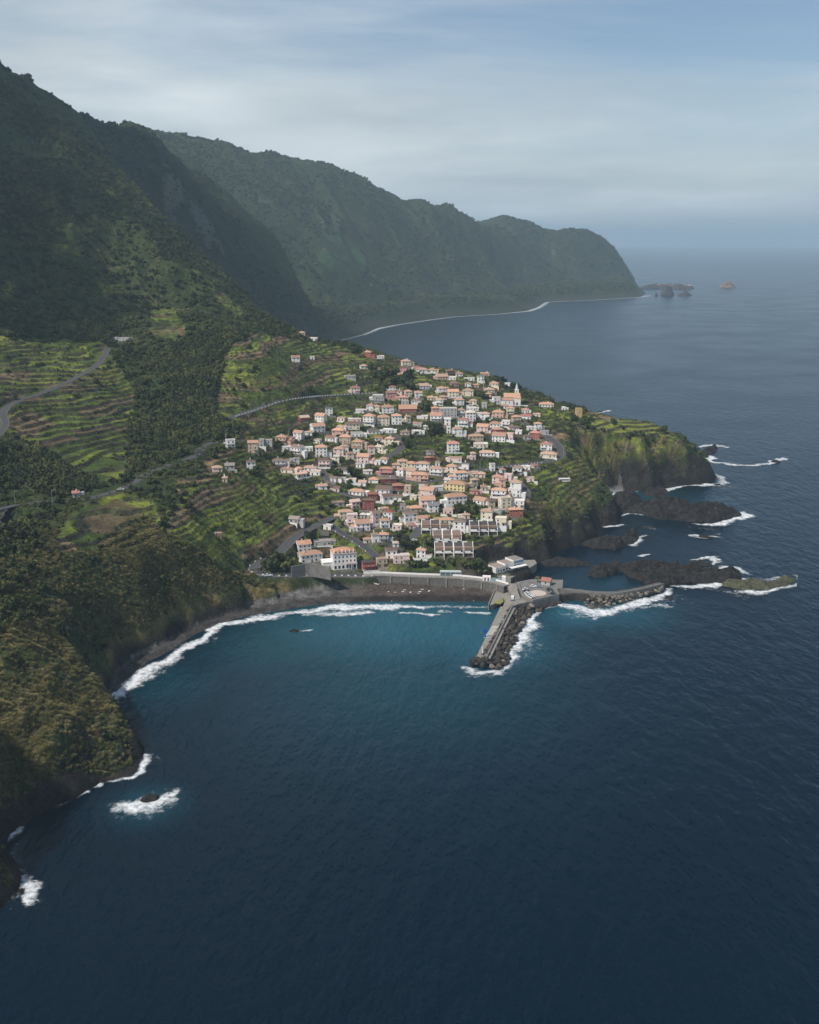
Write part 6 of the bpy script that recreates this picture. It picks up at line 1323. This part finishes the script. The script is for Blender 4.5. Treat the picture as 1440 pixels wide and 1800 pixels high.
# beach towels, parasols and bathers
TC = {'white': noisy('towel_white', (.7, .7, .68), .1), 'blue': noisy('towel_blue', (.45, .52, .58), .1), 'orange': noisy('towel_orange', (.55, .42, .34), .1)}
spots = [(683,1040),(694,1041),(708,1040),(711,1037),(722,1041),(738,1040),(742,1036),(754,1039),(736,1043),(815,1035)]
wd_ = ['leftmost', 'second', 'third', 'fourth', 'fifth', 'sixth', 'seventh', 'eighth', 'ninth', 'rightmost']
for k, (px, py) in enumerate(sorted(spots)):
    p = hit(px, py); c = ['white', 'orange', 'white', 'blue'][k % 4]; m = MB()
    for i in range(4): m.box(-.55, .55, -1.0 + i * .5, -.5 + i * .5, .06, .09 + .03 * ((i + k) % 2), 0)
    o = m.build('beach_towel', [TC[c]], None, loc=(p[0], p[1], p[2]), rz=k * .7); tag(o, f'{dict(white="white", orange="pale tan", blue="pale blue")[c]} beach towel on the dark sand, {wd_[k]} from the left' if 0 < k < 9 else f'{dict(white="white", orange="pale tan", blue="pale blue")[c]} beach towel on the dark sand, {wd_[k]} one', 'towel', 'beach towels')
def person(px, py, top, label, face=0):
    p = hit(px, py); o = empty('person', p, face); tag(o, label, 'person')
    bm = bmesh.new(); J = [(0,0,.95),(0,0,1.2),(0,0,1.42),(0,0,1.52),(0,0,1.66),(-.19,0,1.40),(-.26,.03,1.12),(-.27,-.05,.88),(.19,0,1.40),(.26,.03,1.12),(.27,-.05,.88),(-.1,0,.9),(-.12,-.03,.48),(-.12,.02,.08),(.1,0,.9),(.12,.06,.48),(.12,.1,.08),(-.12,-.12,.05),(.12,-.02,.05)]
    rad = [.15,.14,.15,.06,.11,.06,.045,.035,.06,.045,.035,.09,.07,.045,.09,.07,.045,.035,.035]
    E = [(0,1),(1,2),(2,3),(3,4),(2,5),(5,6),(6,7),(2,8),(8,9),(9,10),(0,11),(11,12),(12,13),(0,14),(14,15),(15,16),(13,17),(16,18)]
    me = bpy.data.meshes.new('body'); me.from_pydata(J, E, []); bm.free(); b = new_obj('body', me, noisy('skin', (.42, .27, .19), .1), o)
    sk = b.modifiers.new('skin', 'SKIN'); lay_ = me.skin_vertices[0].data if me.skin_vertices else None
    if lay_ is None: me.skin_vertices.new(); lay_ = me.skin_vertices[0].data
    for k, r in enumerate(rad): lay_[k].radius = (r, r)
    lay_[0].use_root = True; b.modifiers.new('sub', 'SUBSURF').render_levels = 1
    m = MB(); m.cyl(0, 0, .72, 1.0, .21, .19, 10); m.build('swimwear', [TC[top]], o); m = MB(); m.cyl(0, .02, 1.66, 1.80, .125, .07, 10); m.build('hair', [noisy('hair', (.03, .02, .015), .2)], o)
person(689, 1059, 'white', 'bather standing at the water edge at left', .4); person(833, 1058, 'blue', 'bather standing at the water edge near the slipway', 2.0); person(812, 1033, 'orange', 'person standing on the sand below the promenade', 1)

# ------------------------------------------------------------------ unseen clouds added off frame to shade the mountains, above the haze
def shade_cloud(x, y, z, a, b, c, dens, seed):
    from mathutils import noise as mn
    bm = bmesh.new(); bmesh.ops.create_icosphere(bm, subdivisions=4, radius=1); off = Vector((seed * 3.7, seed * 1.3, 0))
    for v in bm.verts:
        k = 1 + .35 * mn.noise(v.co * 1.6 + off) + .18 * mn.noise(v.co * 3.7 + off); v.co = Vector((v.co.x * a * k, v.co.y * b * k, v.co.z * c * k))
    me = bpy.data.meshes.new('shade_cloud'); bm.to_mesh(me); bm.free()
    for q in me.polygons: q.use_smooth = True
    m = bpy.data.materials.new('shade_cloud'); m.use_nodes = True; nt = m.node_tree; nt.nodes.clear(); o = N(nt.nodes, 'ShaderNodeOutputMaterial'); v = N(nt.nodes, 'ShaderNodeVolumePrincipled')
    v.inputs['Color'].default_value = (.93, .95, .97, 1); v.inputs['Density'].default_value = dens; v.inputs['Anisotropy'].default_value = .2; nt.links.new(v.outputs[0], o.inputs['Volume'])
    ob = new_obj('shade_cloud', me, m); ob.location = (x, y, z); tag(ob, 'soft grey cloudbank added out of view to shade the mountain slopes', kind='structure')
for k, q in enumerate([(-1330, 1020, 880, 520, 560, 140, .016), (-1350, 1850, 900, 640, 600, 150, .014)]): shade_cloud(*q, k + 1)
shade_cloud(-1750, 2700, 930, 660, 760, 140, .010, 3)
# ------------------------------------------------------------------ haze
def haze_box():
    bm = bmesh.new(); bmesh.ops.create_cube(bm, size=1)
    zb, zt = -12.0, 690.0
    for v in bm.verts:
        v.co.x *= 90000; v.co.y *= 90000; v.co.z = zt if v.co.z > 0 else zb
    me = bpy.data.meshes.new('haze'); bm.to_mesh(me); bm.free()
    m = bpy.data.materials.new('haze'); m.use_nodes = True; nt = m.node_tree; nt.nodes.clear()
    o = N(nt.nodes, 'ShaderNodeOutputMaterial'); v = N(nt.nodes, 'ShaderNodeVolumePrincipled')
    v.inputs['Color'].default_value = (.50, .68, .82, 1); v.inputs['Density'].default_value = HAZE_D; v.inputs['Anisotropy'].default_value = 0.0
    nt.links.new(v.outputs[0], o.inputs['Volume'])
    ob = new_obj('haze', me, m); tag(ob, 'thin pale sea haze in the air', kind='stuff')
HAZE_D = 0.72e-4
haze_box()
